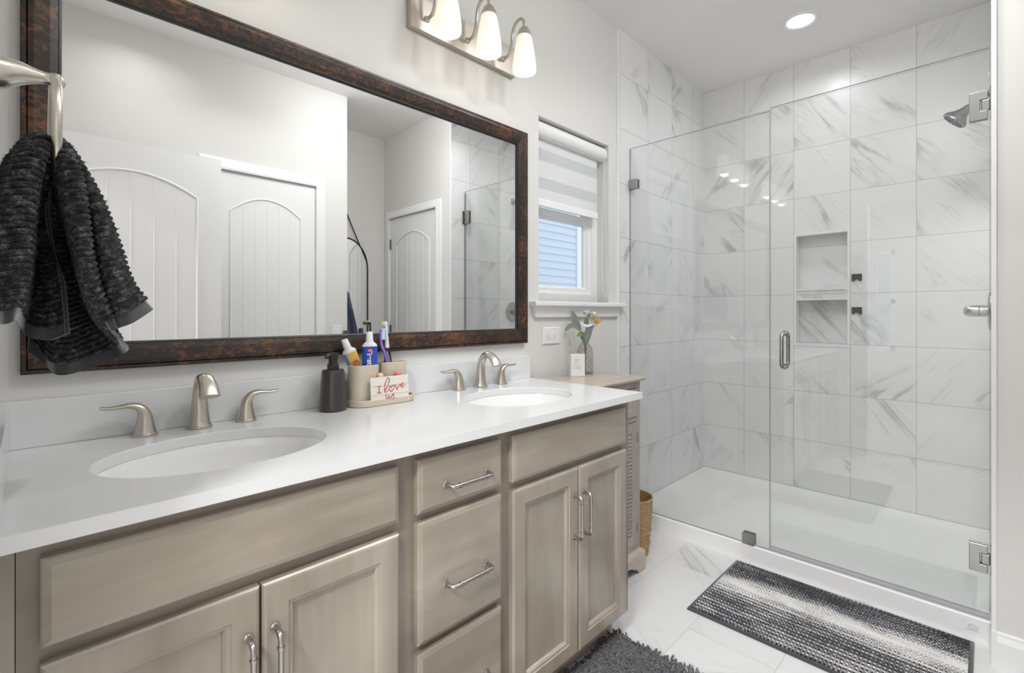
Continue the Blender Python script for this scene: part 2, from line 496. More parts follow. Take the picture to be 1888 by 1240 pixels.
for z in (1.252, 1.312): b.box(BX-0.003, BX+0.02, NY0+0.01, NY1-0.01, z-0.005, z+0.005)
b.build('niche_edging', M['white'], wb, smooth=0)
# tile edge strips
b = MB(); b.box(2.276, 2.291, -0.013, 0.001, 0.0, CEIL); struct(b.build('trim_1', M['white'], smooth=0, bevel=0.002))
b = MB(); b.box(2.262, 2.2745, -1.4672, -1.4535, 0.0, CEIL); struct(b.build('trim_2', M['white'], smooth=0, bevel=0.002))
def baseboard(name, x0, x1, y0, y1, face):
    """face: axis and sign the board looks towards"""
    t, h = 0.014, 0.115
    b = MB()
    prof = [(0, 0), (t, 0), (t, h-0.03), (t*0.55, h-0.012), (t*0.5, h-0.004), (0, h)]
    if face == '-x':
        b.loft([[(x0-d, y, z) for d, z in prof] for y in (y0, y1)])
    elif face == '+y':
        b.loft([[(x, y0+d, z) for d, z in prof] for x in (x0, x1)])
    return struct(b.build(name, M['white'], smooth=0))
baseboard('baseboard_right', RX, 0, LY1+0.065, -1.467, '-x')
baseboard('baseboard_recess', 1.633, RX, -2.43, 0, '+y')
baseboard('baseboard_opposite', OX1+0.07, 1.633, -1.85, 0, '+y')
b = MB(); b.box(RX-0.014, RX, -1.4672, -1.4535, 0, 0.115); struct(b.build('trim_3', M['white'], smooth=0))

def casing(name, kind, a0, a1, zt, plane, w=0.068):
    """three sided moulded casing round a door; kind 'y' = on a wall facing +y, 'x' = on a wall facing -x"""
    b = MB(); prof = [(0, 0), (0, 0.016), (0.012, 0.018), (w*0.5, 0.013), (w-0.008, 0.010), (w, 0.006), (w, 0)]
    rings = []
    for (a, z, sa, sz) in ((a0, 0, -1, 0), (a0, zt, -1, 1), (a1, zt, 1, 1), (a1, 0, 1, 0)):
        ring = []
        for d, h in prof:
            p = (a+sa*d, z+sz*d); ring.append((p[0], plane+h, p[1]) if kind == 'y' else (plane-h, p[0], p[1]))
        rings.append(ring)
    b.loft(rings)
    return struct(b.build(name, M['white'], smooth=0))
casing('trim_4', 'y', OX0, OX1, OZ, -1.85)
casing('trim_5', 'x', LY0, LY1, LZ, RX, 0.062)

def leaf(name, W, H, T, mat4, knob_side=1, hinges=True):
    """arch-top two panel plank door; built with width on x, front face towards -y"""
    o = None
    b = MB(); b.M = mat4
    b.box(0, W, 0, T, 0.008, H)
    o = b.build(name, M['door'], smooth=0)
    struct(o)
    for side in (0, 1):
        y = 0 if side == 0 else T
        sg = -1 if side == 0 else 1
        m = MB(); m.M = mat4
        in_ = 0.115 if W > 0.7 else 0.10
        x0, x1, zb, zt = in_, W-in_, 0.98, H-0.235
        rise = 0.095
        n = 24
        arch = [(x0+(x1-x0)*i/n, zt + rise*(1-((2*i/n-1)**2))) for i in range(n+1)]
        loop = [(x0, zb)] + arch + [(x1, zb)]
        pts = [(p[0], y+sg*0.0005, p[1]) for p in loop]
        m.tube(pts + [pts[0]], 0.0052, 8, flat=1.0)
        z0, z1 = 0.23, 0.84
        q = [(x0, y, z0), (x0, y, z1), (x1, y, z1), (x1, y, z0), (x0, y, z0)]
        m.tube(q, 0.0052, 8)
        m.build('panel_moulding', M['door'], o)
        m = MB(); m.M = mat4
        k = 6
        for i in range(1, k):
            x = x0+(x1-x0)*i/k
            top = zt + rise*(1-((2*i/k-1)**2)) - 0.012
            m.tube([(x, y, zb+0.02), (x, y, top)], 0.0016, 6)
            m.tube([(x, y, z0+0.02), (x, y, z1-0.02)], 0.0016, 6)
        m.build('plank_bead', M['door'], o)
    kx = W-0.065 if knob_side > 0 else 0.065
    for y, sg in ((0, -1), (T, 1)):
        k = MB(); k.M = mat4
        prof = [(0.032, 0), (0.032, 0.006), (0.014, 0.010), (0.011, 0.032), (0.022, 0.040), (0.027, 0.052), (0.022, 0.064), (0.0, 0.068)]
        rr = []
        for r, h in prof:
            rr.append([(kx+r*cos(2*pi*j/20), y+sg*h, 0.95+r*sin(2*pi*j/20)) for j in range(20)])
        k.loft(rr, True, False)
        k.build('door_knob', M['nickel'], o)
    if hinges:
        hx = -0.003 if knob_side > 0 else W+0.003
        for z in (0.22, 1.02, H-0.22):
            h = MB(); h.M = mat4
            h.tube([(hx, -0.004, z-0.045), (hx, -0.004, z+0.045)], 0.006, 10)
            h.box(min(hx, hx+0.02*knob_side), max(hx, hx+0.02*knob_side), -0.0015, 0.001, z-0.044, z+0.044)
            h.build('hinge', M['chrome'], o)
    return o
# entry door, swung open beside the camera: free edge at (0.776,-1.64), hinge at the left wall
A = Vector((0.780, -1.640, 0)); B = Vector((-0.022, -1.672, 0))
u = (B-A).normalized()
mt = Matrix(((u.x, -u.y, 0, A.x), (u.y, u.x, 0, A.y), (0, 0, 1, 0), (0, 0, 0, 1)))
d1 = leaf('door_1', (B-A).length, 2.03, 0.035, mt, knob_side=-1)
# closet door in the opposite wall (front towards +y)
mt = Matrix(((-1, 0, 0, OX1-0.002), (0, -1, 0, -1.8508), (0, 0, 1, 0), (0, 0, 0, 1)))
d2 = leaf('door_2', OX1-OX0-0.004, OZ-0.003, 0.035, mt, knob_side=1, hinges=False)
# linen door in the right wall (front towards -x)
mt = Matrix(((0, 1, 0, RX+0.002), (1, 0, 0, LY0+0.003), (0, 0, 1, 0), (0, 0, 0, 1)))
d3 = leaf('door_3', LY1-LY0-0.006, LZ-0.004, 0.035, mt, knob_side=1)

# bathroom window
WY = 0.075
w1 = MB()
w1.rects(WX0, WX1, WZ0, WZ1, [(0, WY), (0.045, WY), (0.045, WY+0.03), (0.050, WY+0.03), (0.050, WY+0.06), (0, WY+0.06)], cap=False)
w1 = struct(w1.build('window_1', M['pvc'], smooth=0))
MR = 1.655
b = MB(); b.rects(WX0+0.044, WX1-0.044, WZ0+0.040, MR+0.02, [(0, WY+0.035), (0, WY+0.012), (0.032, WY+0.012), (0.034, WY+0.020), (0.042, WY+0.026), (0.042, WY+0.04)], cap=False)
b.build('lower_sash', M['pvc'], w1, smooth=0)
b = MB(); b.rects(WX0+0.044, WX1-0.044, MR-0.02, WZ1-0.044, [(0, WY+0.058), (0, WY+0.036), (0.035, WY+0.036), (0.035, WY+0.058)], cap=False)
b.build('upper_sash', M['pvc'], w1, smooth=0)
b = MB(); b.box(WX0+0.06, WX1-0.06, WY+0.030, WY+0.034, WZ0+0.06, MR); b.box(WX0+0.06, WX1-0.06, WY+0.050, WY+0.054, MR, WZ1-0.06)
b.build('glass_pane', M['pane'], w1, smooth=0)
b = MB(); b.box(WX0-0.062, 2.312, -0.042, 0.0, 1.200, WZ0); b.box(WX0+0.002, WX1-0.002, 0, WY+0.004, 1.205, WZ0)
b.build('window_sill', M['white'], w1, smooth=0, bevel=0.005)
b = MB(); ap = []
for x0, x1, y, z in ((WX0-0.045, 2.290, -0.022, 1.2005), (WX0-0.045, 2.290, -0.022, 1.186), (WX0-0.042, 2.287, -0.017, 1.178), (WX0-0.034, 2.272, -0.014, 1.150)):
    ap.append([(x0, y, z), (x1, y, z), (x1, -0.0005, z), (x0, -0.0005, z)])
b.loft(ap); b.build('window_apron', M['white'], w1, smooth=0)

# bedroom beyond the doorway the camera stands in
BWX, BY0, BY1, BZ0, BZ1 = -3.6, -0.53, 0.35, 0.66, 2.03
b = MB()
b.box(BWX-0.12, BWX, -3.2, BY0, 0, CEIL); b.box(BWX-0.12, BWX, BY1, 1.3, 0, CEIL)
b.box(BWX-0.12, BWX, BY0, BY1, 0, BZ0); b.box(BWX-0.12, BWX, BY0, BY1, BZ1, CEIL)
struct(b.build('wall_bedroom_far', M['paint'], smooth=0))
b = MB(); b.box(BWX, -0.15, -3.2, -3.1, 0, CEIL); struct(b.build('wall_bedroom_near', M['paint'], smooth=0))
b = MB(); b.box(BWX, -0.15, 1.2, 1.3, 0, CEIL); struct(b.build('wall_bedroom_side', M['paint'], smooth=0))
b = MB(); b.box(-0.15, -0.05, 0.14, 1.2, 0, CEIL); b.box(-0.15, -0.05, -3.1, -2.55, 0, CEIL); struct(b.build('wall_bedroom_inner', M['paint'], smooth=0))
w2 = MB()
for y0, y1, z0, z1 in ((BY0, BY0+0.05, BZ0, BZ1), (BY1-0.05, BY1, BZ0, BZ1), (BY0, BY1, BZ0, BZ0+0.06), (BY0, BY1, BZ1-0.06, BZ1), (BY0, BY1, 1.30, 1.36)):
    w2.box(BWX-0.08, BWX+0.004, y0, y1, z0, z1)
for i in range(1, 5):
    y = BY0+0.05+(BY1-BY0-0.1)*i/5; w2.box(BWX-0.05, BWX-0.03, y-0.01, y+0.01, 1.36, BZ1-0.06)
w2.box(BWX-0.05, BWX-0.03, BY0, BY1, 1.66, 1.68)
w2 = struct(w2.build('window_2', M['pvc'], smooth=0))
b = MB(); b.box(BWX-0.046, BWX-0.042, BY0+0.04, BY1-0.04, BZ0+0.05, BZ1-0.05); b.build('glass_pane', M['pane'], w2, smooth=0)

# ------------------------------------------------------------------ outside the bathroom window
h = thing('neighbor_house', 'pale blue lap-sided house wall seen through the bathroom window', 'house', (3.4, 3.0, 0))
b = MB(); z = -1.0
while z < 6:
    b.loft([[(2.0, 3.0, z), (2.0, 2.978, z), (2.0, 2.994, z+0.104), (2.0, 3.0, z+0.104)], [(5.86, 3.0, z), (5.86, 2.978, z), (5.86, 2.994, z+0.104), (5.86, 3.0, z+0.104)]])
    z += 0.104
b.build('lap_siding', M['siding'], h, smooth=0)
b = MB(); b.box(5.86, 5.98, 2.965, 3.1, -1, 6); b.build('corner_board', M['corner'], h, smooth=0)
t = thing('garden_tree', 'green tree beyond the corner of the neighboring house', 'tree', (8.4, 4.6, -1))
b = MB(); b.tube([(8.4, 4.6, -1), (8.42, 4.6, 0.6), (8.45, 4.62, 1.5)], [0.12, 0.09, 0.05], 10); b.build('trunk', M['toe'], t)
b = MB(); rr = random.Random(3)
for i in range(900):
    c = Vector((rr.gauss(0, 0.55), rr.gauss(0, 0.45), rr.gauss(0, 0.45))) + Vector((8.45, 4.6, 1.25))
    a = rr.random()*6.28; s = 0.09
    e1 = Vector((cos(a), sin(a), rr.uniform(-.5, .5)))*s; e2 = Vector((-sin(a), cos(a), rr.uniform(-.8, .8)))*s*0.5
    b.add([c-e1, c+e2, c+e1, c-e2], [(0, 1, 2, 3)])
b.build('foliage', M['leafout'], t, smooth=0)
b = MB(); b.box(-30, 30, 1.7, 40, -1.1, -1.0); struct(b.build('ground', M['lawn'], smooth=0))

# ------------------------------------------------------------------ vanity cabinet
FY, FR = -0.545, -0.525           # front face of the drawers and doors, face frame
V = thing('vanity_cabinet', 'long taupe wood double vanity cabinet under the white countertop', 'cabinet', (0.75, -0.30, 0))
b = MB(); b.box(-0.008, 1.527, FR, FR+0.02, 0.10, 0.861); b.build('face_frame', M['wframe'], V, smooth=0)
b = MB(); b.box(-0.0355, -0.009, FR+0.001, FR+0.02, 0.10, 0.861); b.build('filler_strip', M['woodz'], V, smooth=0)
b = MB(); b.box(1.509, 1.527, FR+0.021, -0.003, 0.10, 0.861); b.build('side_panel', M['woodz'], V, smooth=0)
b = MB(); b.box(-0.035, -0.017, FR+0.021, -0.003, 0.10, 0.861); b.build('side_panel', M['woodz'], V, smooth=0)
b = MB(); b.box(-0.009, 1.508, FR+0.021, -0.003, 0.10, 0.118); b.build('bottom_panel', M['woodx'], V, smooth=0)
b = MB(); b.box(-0.020, 1.520, -0.462, -0.446, 0.0, 0.10); b.box(1.504, 1.520, -0.446, -0.003, 0, 0.10); b.build('toe_kick', M['toe'], V, smooth=0)

def handle_mesh(horizontal):
    """bar pull 140 mm between posts, built at the origin on a face at y = 0 towards -y"""
    L = 0.064; D = 0.030; r = 0.0048
    pts = [(-L, 0, 0), (-L, -D*0.55, 0)]
    for k in range(1, 6):
        a = pi/2*k/6; pts.append((-L+0.013*(1-cos(a)), -D*0.55-(D*0.45)*sin(a), 0))
    pts += [(-L+0.016, -D, 0)]
    pts += [(-x, y, z) for x, y, z in reversed(pts)]
    def T(p): return p if horizontal else (p[2], p[1], p[0])
    b = MB(); b.tube([T(p) for p in pts], r, 14, up=(0, 0, 1) if horizontal else (1, 0, 0))
    for s in (-1, 1):
        for dx, rr in ((0.022, 0.0064), (0.0245, 0.0058)):
            x = s*(L-dx)
            b.tube([T((x-0.0016, -D, 0)), T((x+0.0016, -D, 0))], rr, 14)
        prof = [(0.0085, 0.0), (0.0085, 0.002), (0.0070, 0.0035), (0.0060, 0.0042)]
        c = T((s*L, 0, 0))
        b.lathe(prof, c, 18, axis='y')
    me_o = b.build('pull_handle', M['pewter'])
    return me_o
hh, hv = handle_mesh(True), handle_mesh(False)
HM = {'h': hh.data, 'v': hv.data}
for o in (hh, hv): bpy.data.objects.remove(o)
def add_handle(part, kind, x, z):
    o = link(bpy.data.objects.new('pull_handle', HM[kind])); o.parent = part
    o.location = Vector((x, FY, z)) - root_loc(part)
    return o

def slab_front(name, x0, x1, z0, z1, label=None):
    b = MB(); b.rects(x0, x1, z0, z1, [(0, FR), (0, FY+0.006), (0.0025, FY+0.0035), (0.009, FY+0.001), (0.011, FY)])
    o = b.build(name, M['woodx'], V, smooth=0)
    if label: o['label'] = label
    return o
def panel_front(name, x0, x1, z0, z1):
    b = MB(); w = 0.052
    b.rects(x0, x1, z0, z1, [(0, FR), (0, FY+0.005), (0.003, FY+0.0015), (0.007, FY), (w-0.008, FY), (w-0.006, FY+0.003), (w, FY+0.0035), (w+0.004, FY+0.008), (w+0.006, FY+0.0125)])
    return b.build(name, M['woodz'], V, smooth=0)
slab_front('false_drawer', 0.015, 0.571, 0.714, 0.836)
slab_front('false_drawer', 0.921, 1.487, 0.712, 0.838)
dr = []
for z0, z1, hz in ((0.715, 0.838, 0.768), (0.420, 0.696, 0.537), (0.117, 0.401, 0.262)):
    o = slab_front('drawer', 0.619, 0.880, z0, z1); add_handle(o, 'h', 0.757, hz)
for x0, x1, hx in ((0.015, 0.290, 0.270), (0.294, 0.571, 0.314), (0.921, 1.208, 1.186), (1.213, 1.487, 1.233)):
    o = panel_front('cabinet_door', x0, x1, 0.117, 0.691); add_handle(o, 'v', hx, 0.546)

# ------------------------------------------------------------------ countertop with two oval cut-outs
CT0, CT1 = 0.862, 0.885
SINKS = ((0.295, -0.300), (1.195, -0.300)); SA, SB = 0.212, 0.160
CTOP = thing('countertop', 'white quartz vanity countertop with two oval sink cut-outs', 'countertop', (0.76, -0.28, CT0))
def slab_hole(b, x0, x1, y0, y1, z0, z1, c, a_, b_, n=72):
    angs = sorted(set([2*pi*i/n for i in range(n)] + [atan2(y-c[1], x-c[0]) % (2*pi) for x in (x0, x1) for y in (y0, y1)]))
    inn, outr = [], []
    for a in angs:
        inn.append((c[0]+a_*cos(a), c[1]+b_*sin(a)))
        dx, dy = cos(a), sin(a); t = 1e9
        for lim, cc, d in ((x0, c[0], dx), (x1, c[0], dx), (y0, c[1], dy), (y1, c[1], dy)):
            if abs(d) > 1e-9:
                q = (lim-cc)/d
                if q > 0: t = min(t, q)
        outr.append((c[0]+dx*t, c[1]+dy*t))
    # match angles on the ellipse side by direction
    inn = []
    for a in angs:
        k = 1/sqrt((cos(a)/a_)**2+(sin(a)/b_)**2); inn.append((c[0]+k*cos(a), c[1]+k*sin(a)))
    m = len(angs)
    rings = [[(x, y, z0) for x, y in outr], [(x, y, z1) for x, y in outr],
             [(c[0]+(x-c[0])*1.008, c[1]+(y-c[1])*1.008, z1) for x, y in inn], [(x, y, z1-0.0015) for x, y in inn], [(x, y, z0) for x, y in inn]]
    rings.append(rings[0])
    vs = [p for r in rings[:-1] for p in r]; fs = []
    for i in range(5):
        i2 = (i+1) % 5
        for j in range(m):
            k = (j+1) % m; fs.append((i*m+j, i*m+k, i2*m+k, i2*m+j))
    b.add(vs, fs)
b = MB()
slab_hole(b, -0.0355, 0.745, -0.565, -0.001, CT0, CT1, SINKS[0], SA, SB)
slab_hole(b, 0.745, 1.560, -0.565, -0.001, CT0, CT1, SINKS[1], SA, SB)
b.build('slab', M['quartz'], CTOP, smooth=30)
b = MB(); b.box(-0.0355, 1.560, -0.021, -0.001, CT1+0.0003, 0.984); b.build('backsplash', M['quartz'], CTOP, smooth=0, bevel=0.0015)
b = MB(); b.box(-0.0355, -0.0220, -0.565, -0.0212, CT1+0.0003, 0.984); b.build('side_splash', M['quartz'], CTOP, smooth=0, bevel=0.0015)

def sink(c, label):
    s = thing('sink', label, 'sink', (c[0], c[1], 0.72), 'undermount oval sinks')
    prof = [(1.06, CT0-0.0006), (1.012, CT0-0.0006), (1.0, CT0-0.006), (0.985, 0.83), (0.94, 0.79), (0.84, 0.755), (0.66, 0.735), (0.40, 0.724), (0.14, 0.719), (0.135, 0.716), (0.0, 0.716)]
    b = MB()
    rings = [[(c[0]+SA*k*cos(2*pi*j/64), c[1]+SB*k*sin(2*pi*j/64), z) for j in range(64)] for k, z in prof[:-1]]
    b.loft(rings, False, True)
    o2 = [[(c[0]+SA*k*cos(2*pi*j/64), c[1]+SB*k*sin(2*pi*j/64), z) for j in range(64)] for k, z in ((1.06, CT0-0.0006), (1.06, CT0-0.014), (1.02, 0.83), (0.88, 0.745), (0.5, 0.712), (0.14, 0.706))]
    b.loft(o2, False, True)
    b.build('bowl', M['ceramic'], s, smooth=50)
    d = MB(); d.lathe([(0.027, 0.7165), (0.027, 0.7195), (0.022, 0.7205), (0.018, 0.7185), (0.0, 0.719)], (c[0], c[1], 0), 28); d.build('drain', M['nickel'], s)
    return s
sink(SINKS[0], 'oval white undermount sink at the left, in front of the nearer faucet')
sink(SINKS[1], 'oval white undermount sink at the right, beside the weathered side cabinet')

def faucet(cx, label, xl, xr):
    f = thing('faucet', label, 'faucet', (cx, -0.058, CT1), 'widespread nickel faucets')
    y0 = -0.058
    path = [(y0, CT1+0.006), (y0, 0.905), (y0, 0.935), (y0-0.002, 0.965), (y0-0.010, 0.990), (y0-0.026, 1.006), (y0-0.046, 1.011), (y0-0.066, 1.003), (y0-0.082, 0.989), (y0-0.093, 0.972)]
    la = [0.0245, 0.0215, 0.0185, 0.0165, 0.0160, 0.0165, 0.0175, 0.0190, 0.0205, 0.0222]
    lb = [0.0245, 0.0215, 0.0180, 0.0150, 0.0135, 0.0125, 0.0120, 0.0118, 0.0120, 0.0125]
    dense = smooth_path([(p[0], p[1], a, c) for p, a, c in zip(path, la, lb)], 5)
    rings = []
    for i, (y, z, a, c) in enumerate(dense):
        q0 = dense[max(i-1, 0)]; q1 = dense[min(i+1, len(dense)-1)]
        t = Vector((0, q1[0]-q0[0], q1[1]-q0[1])).normalized(); nrm = Vector((1, 0, 0)).cross(t)
        rings.append([Vector((cx, y, z)) + Vector((1, 0, 0))*a*cos(2*pi*j/28) + nrm*c*sin(2*pi*j/28) for j in range(28)])
    b = MB(); b.loft(rings)
    b.lathe([(0.0265, 0), (0.0275, 0.002), (0.0265, 0.0065), (0.0235, 0.0075)], (cx, y0, CT1), 32)
    b.build('spout', M['nickel'], f, smooth=45)
    for hx, s in ((xl, -1), (xr, 1)):
        p = [(0, 0.890, 0.0220, 0.0220), (0, 0.908, 0.0185, 0.0185), (0.000, 0.926, 0.0155, 0.0150), (0.003, 0.940, 0.0140, 0.0125), (0.013, 0.9525, 0.0130, 0.0090), (0.029, 0.9575, 0.0115, 0.0062), (0.050, 0.9560, 0.0095, 0.0046), (0.070, 0.9560, 0.0085, 0.0040), (0.080, 0.9580, 0.0070, 0.0034)]
        d = smooth_path(p, 5); rings = []
        for i, (x, z, a, c) in enumerate(d):
            q0 = d[max(i-1, 0)]; q1 = d[min(i+1, len(d)-1)]
            t = Vector((s*(q1[0]-q0[0]), 0, q1[1]-q0[1])).normalized(); nrm = Vector((0, 1, 0)).cross(t)
            rings.append([Vector((hx+s*x, y0, z)) + Vector((0, 1, 0))*a*cos(2*pi*j/24) + nrm*c*sin(2*pi*j/24) for j in range(24)])
        b = MB(); b.loft(rings)
        b.lathe([(0.0245, 0), (0.0252, 0.002), (0.0245, 0.0055), (0.0215, 0.0062)], (hx, y0, CT1), 28)
        b.build('lever_handle', M['nickel'], f, smooth=45)
    return f
faucet(0.306, 'brushed nickel faucet with two lever handles at the left sink, nearest the camera', 0.197, 0.412)
faucet(1.235, 'brushed nickel faucet with two lever handles at the right sink, beyond the toothbrush cups', 1.128, 1.345)

# ------------------------------------------------------------------ big framed mirror
mi = thing('vanity_mirror', 'large wall mirror in a dark brown burl frame above the vanity', 'mirror', (0.77, 0, 1.038))
X0, X1, Z0, Z1 = -0.006, 1.544, 1.039, 1.951
b = MB(); b.rects(X0, X1, Z0, Z1, [(0, -0.001), (0, -0.019), (0.003, -0.022), (0.0085, -0.022), (0.010, -0.020), (0.0115, -0.0245), (0.020, -0.026), (0.045, -0.022), (0.0575, -0.018), (0.058, -0.006)], cap=False)
b.build('frame', M['burl'], mi, smooth=0)
b = MB(); b.rects(X0, X1, Z0, Z1, [(0.0578, -0.006), (0.0578, -0.0175), (0.0600, -0.0175), (0.0612, -0.0145), (0.0634, -0.0135), (0.0642, -0.006)], cap=False)
b.build('inner_bead', M['black'], mi, smooth=0)
b = MB(); b.box(X0+0.03, X1-0.03, -0.0085, -0.004, Z0+0.03, Z1-0.03); b.build('mirror_glass', M['mirror'], mi, smooth=0)

# ------------------------------------------------------------------ vanity lights
def vanity_light(cx, label):
    r = thing('vanity_light', label, 'light', (cx, 0, 2.165), 'three-shade vanity lights')
    b = MB(); b.rects(cx-0.262, cx+0.262, 2.166, 2.290, [(0, -0.0005), (0, -0.016), (0.004, -0.020), (0.008, -0.020)])
    b.build('backplate', M['nickel'], r, smooth=0)
    for k in (-1, 0, 1):
        x = cx + 0.190*k
        y = -0.140
        arm = smooth_path([(x, -0.018, 2.218), (x, -0.050, 2.222), (x, -0.067, 2.250), (x, -0.074, 2.300), (x, -0.088, 2.331), (x, -0.116, 2.342), (x, -0.136, 2.328), (x, y, 2.300)], 6)
        b = MB(); b.tube(arm, 0.0058, 12, up=(1, 0, 0)); b.lathe([(0.012, 0), (0.011, 0.004), (0.007, 0.007)], (x, -0.02, 2.218), 20, axis='y'); b.build('arm', M['nickel'], r)
        b = MB(); b.lathe([(0.006, 2.303), (0.011, 2.300), (0.020, 2.290), (0.027, 2.274), (0.030, 2.262), (0.028, 2.262)], (x, y, 0), 28); b.build('socket_cup', M['nickel'], r)
        prof = [(0.0275, 2.264), (0.0310, 2.250), (0.0375, 2.215), (0.0435, 2.175), (0.0468, 2.145), (0.0470, 2.128), (0.0462, 2.122), (0.0440, 2.124), (0.0440, 2.145), (0.0405, 2.175), (0.0345, 2.215), (0.0280, 2.250), (0.0240, 2.262)]
        b = MB(); b.lathe(prof, (x, y, 0), 36, cap0=False, cap1=False); b.build('glass_shade', M['shade'], r, smooth=60)
        b = MB(); b.lathe([(0.010, 2.255), (0.012, 2.235), (0.022, 2.205), (0.025, 2.185), (0.021, 2.168), (0.010, 2.160), (0.0, 2.158)], (x, y, 0), 20); b.build('bulb', M['bulb'], r)
        ld = bpy.data.lights.new('bulb_light', 'POINT'); ld.energy = P_BULB; ld.color = (1.0, 0.95, 0.88); ld.shadow_soft_size = 0.03
        lo = link(bpy.data.objects.new('bulb_light', ld)); lo.parent = r; lo.location = Vector((x, y-0.004, 2.140)) - Vector(r.location)
    return r
vanity_light(1.203, 'three-shade nickel wall light above the right half of the mirror')
vanity_light(0.292, 'three-shade nickel wall light above the left half of the mirror')

# ------------------------------------------------------------------ recessed shower light, and unseen fill lights added overhead
def downlight(x, y, p, label, size=0.06, spread=168):
    r = thing('recessed_or_fill_light', label, 'light', (x, y, CEIL))  # a real fixture only over the shower; the others are added fill
    b = MB(); b.lathe([(0.094, CEIL-0.0005), (0.092, CEIL-0.006), (0.080, CEIL-0.008), (0.064, CEIL-0.004), (0.062, CEIL-0.0005)], (x, y, 0), 40, cap0=False, cap1=False); b.build('trim_ring', M['white'], r, smooth=50)
    b = MB(); b.lathe([(0.063, CEIL-0.0012), (0.060, CEIL-0.003), (0.0, CEIL-0.0035)], (x, y, 0), 40); b.build('lens', M['lens'], r)
    ld = bpy.data.lights.new('lamp', 'AREA'); ld.shape = 'DISK'; ld.size = 2*size; ld.spread = radians(spread); ld.energy = p; ld.color = (0.98, 0.99, 1.0)
    lo = link(bpy.data.objects.new('lamp', ld)); lo.parent = r; lo.location = (0, 0, -0.012)
    return r
downlight(2.900, -0.735, P_SHOWER, 'round recessed ceiling light over the shower', spread=160)
M['dome'] = emit_mat('added fill glow', (0.98, 0.99, 1.0), P_DOME_FILL)
def dome(x, y, label):
    r = thing('dome_fill_light', label, 'light', (x, y, CEIL))
    b = MB(); b.lathe([(0.178, CEIL-0.0005), (0.178, CEIL-0.020), (0.170, CEIL-0.024), (0.160, CEIL-0.024)], (x, y, 0), 48, cap1=False); b.build('trim_ring', M['nickel'], r)
    b = MB(); b.lathe([(0.165, CEIL-0.0245), (0.168, CEIL-0.060), (0.158, CEIL-0.095), (0.128, CEIL-0.128), (0.085, CEIL-0.148), (0.040, CEIL-0.156), (0.0, CEIL-0.158)], (x, y, 0), 48); b.build('fill_dome', M['dome'], r)
dome(1.58, -1.22, 'added unseen fill dome in the middle of the bathroom ceiling')  # out-of-view dome added as soft fill for upper walls and ceiling
downlight(1.02, -1.10, P_FLOOR_FILL, 'added unseen ceiling fill light in front of the vanity, nearer the bathroom doorway', spread=140)  # added out of view to brighten counter, floor and cabinet fronts
downlight(0.42, -1.505, P_FLOOR_FILL*0.32, 'added unseen ceiling fill light beside the open entry door', spread=145)  # added to fill the dim left end of the counter
downlight(2.02, -0.95, P_FLOOR_FILL, 'added unseen ceiling fill light between the side cabinet and the shower', spread=140)  # added out of view to lift the lower room on this side
for x, y in ((-1.2, -1.6), (-2.6, -1.6)):  # added in the unseen bedroom as frontal fill through the doorway
    downlight(x, y, P_BED_FILL, size=0.2, label='added unseen ceiling fill light in the bedroom, %s the bathroom doorway' % ('nearer' if x > -2 else 'farther from'))

# ------------------------------------------------------------------ shower
sp = thing('shower_pan', 'white acrylic shower base with a raised front curb', 'shower base', (2.88, -0.73, 0))
b = MB()
def rr_(x0, x1, y0, y1, z): return [(x0, y0, z), (x1, y0, z), (x1, y1, z), (x0, y1, z)]
A0, A1, B0, B1 = 2.385, 3.390, -1.4545, -0.0105
b.loft([rr_(A0, A1, B0, B1, 0.0005), rr_(A0, A1, B0, B1, 0.079), rr_(A0+0.003, A1, B0, B1, 0.083), rr_(A0+0.009, A1, B0, B1, 0.0845),
        rr_(A0+0.080, A1-0.014, B0+0.012, B1-0.012, 0.084), rr_(A0+0.090, A1-0.022, B0+0.020, B1-0.020, 0.078), rr_(A0+0.110, A1-0.085, B0+0.085, B1-0.085, 0.056), rr_(A0+0.14, A1-0.13, B0+0.13, B1-0.13, 0.051), rr_(2.80, 2.96, -0.81, -0.65, 0.045)])
b.build('basin', M['acrylic'], sp, smooth=22)
b = MB(); b.lathe([(0.052, 0.0452), (0.052, 0.048), (0.046, 0.049), (0.0, 0.0485)], (2.88, -0.73, 0), 32); b.build('drain_cover', M['acrylic'], sp)
# small maker's emblem pressed into the curb
b = MB()
b.tube([(A0-0.0004, -1.408+0.013*cos(a*pi/12), 0.0485+0.006*sin(a*pi/12)) for a in range(0, 25)], 0.0010, 6)
b.tube([(A0-0.0004, -1.424, 0.036), (A0-0.0004, -1.388, 0.036)], 0.0010, 6)
b.build('curb_emblem', M['print'], sp)

def glass_slab(b, x, t, y0, y1, z0, z1):
    b.m = 0
    b.add([(x, y0, z0), (x, y1, z0), (x, y1, z1), (x, y0, z1)], [(0, 1, 2, 3)])
    b.add([(x+t, y0, z0), (x+t, y1, z0), (x+t, y1, z1), (x+t, y0, z1)], [(0, 1, 2, 3)])
    b.m = 1
    b.add([(x, y0, z0), (x+t, y0, z0), (x+t, y0, z1), (x, y0, z1)], [(0, 1, 2, 3)])
    b.add([(x, y1, z0), (x+t, y1, z0), (x+t, y1, z1), (x, y1, z1)], [(0, 1, 2, 3)])
    b.add([(x, y0, z1), (x+t, y0, z1), (x+t, y1, z1), (x, y1, z1)], [(0, 1, 2, 3)])
    b.add([(x, y0, z0), (x+t, y0, z0), (x+t, y1, z0), (x, y1, z0)], [(0, 1, 2, 3)])
def weld(o):
    bm = bmesh.new(); bm.from_mesh(o.data)
    bmesh.ops.remove_doubles(bm, verts=bm.verts, dist=1e-5)
    bmesh.ops.recalc_face_normals(bm, faces=bm.faces)
    bm.to_mesh(o.data); bm.free()
GX, GT = 2.396, 0.009
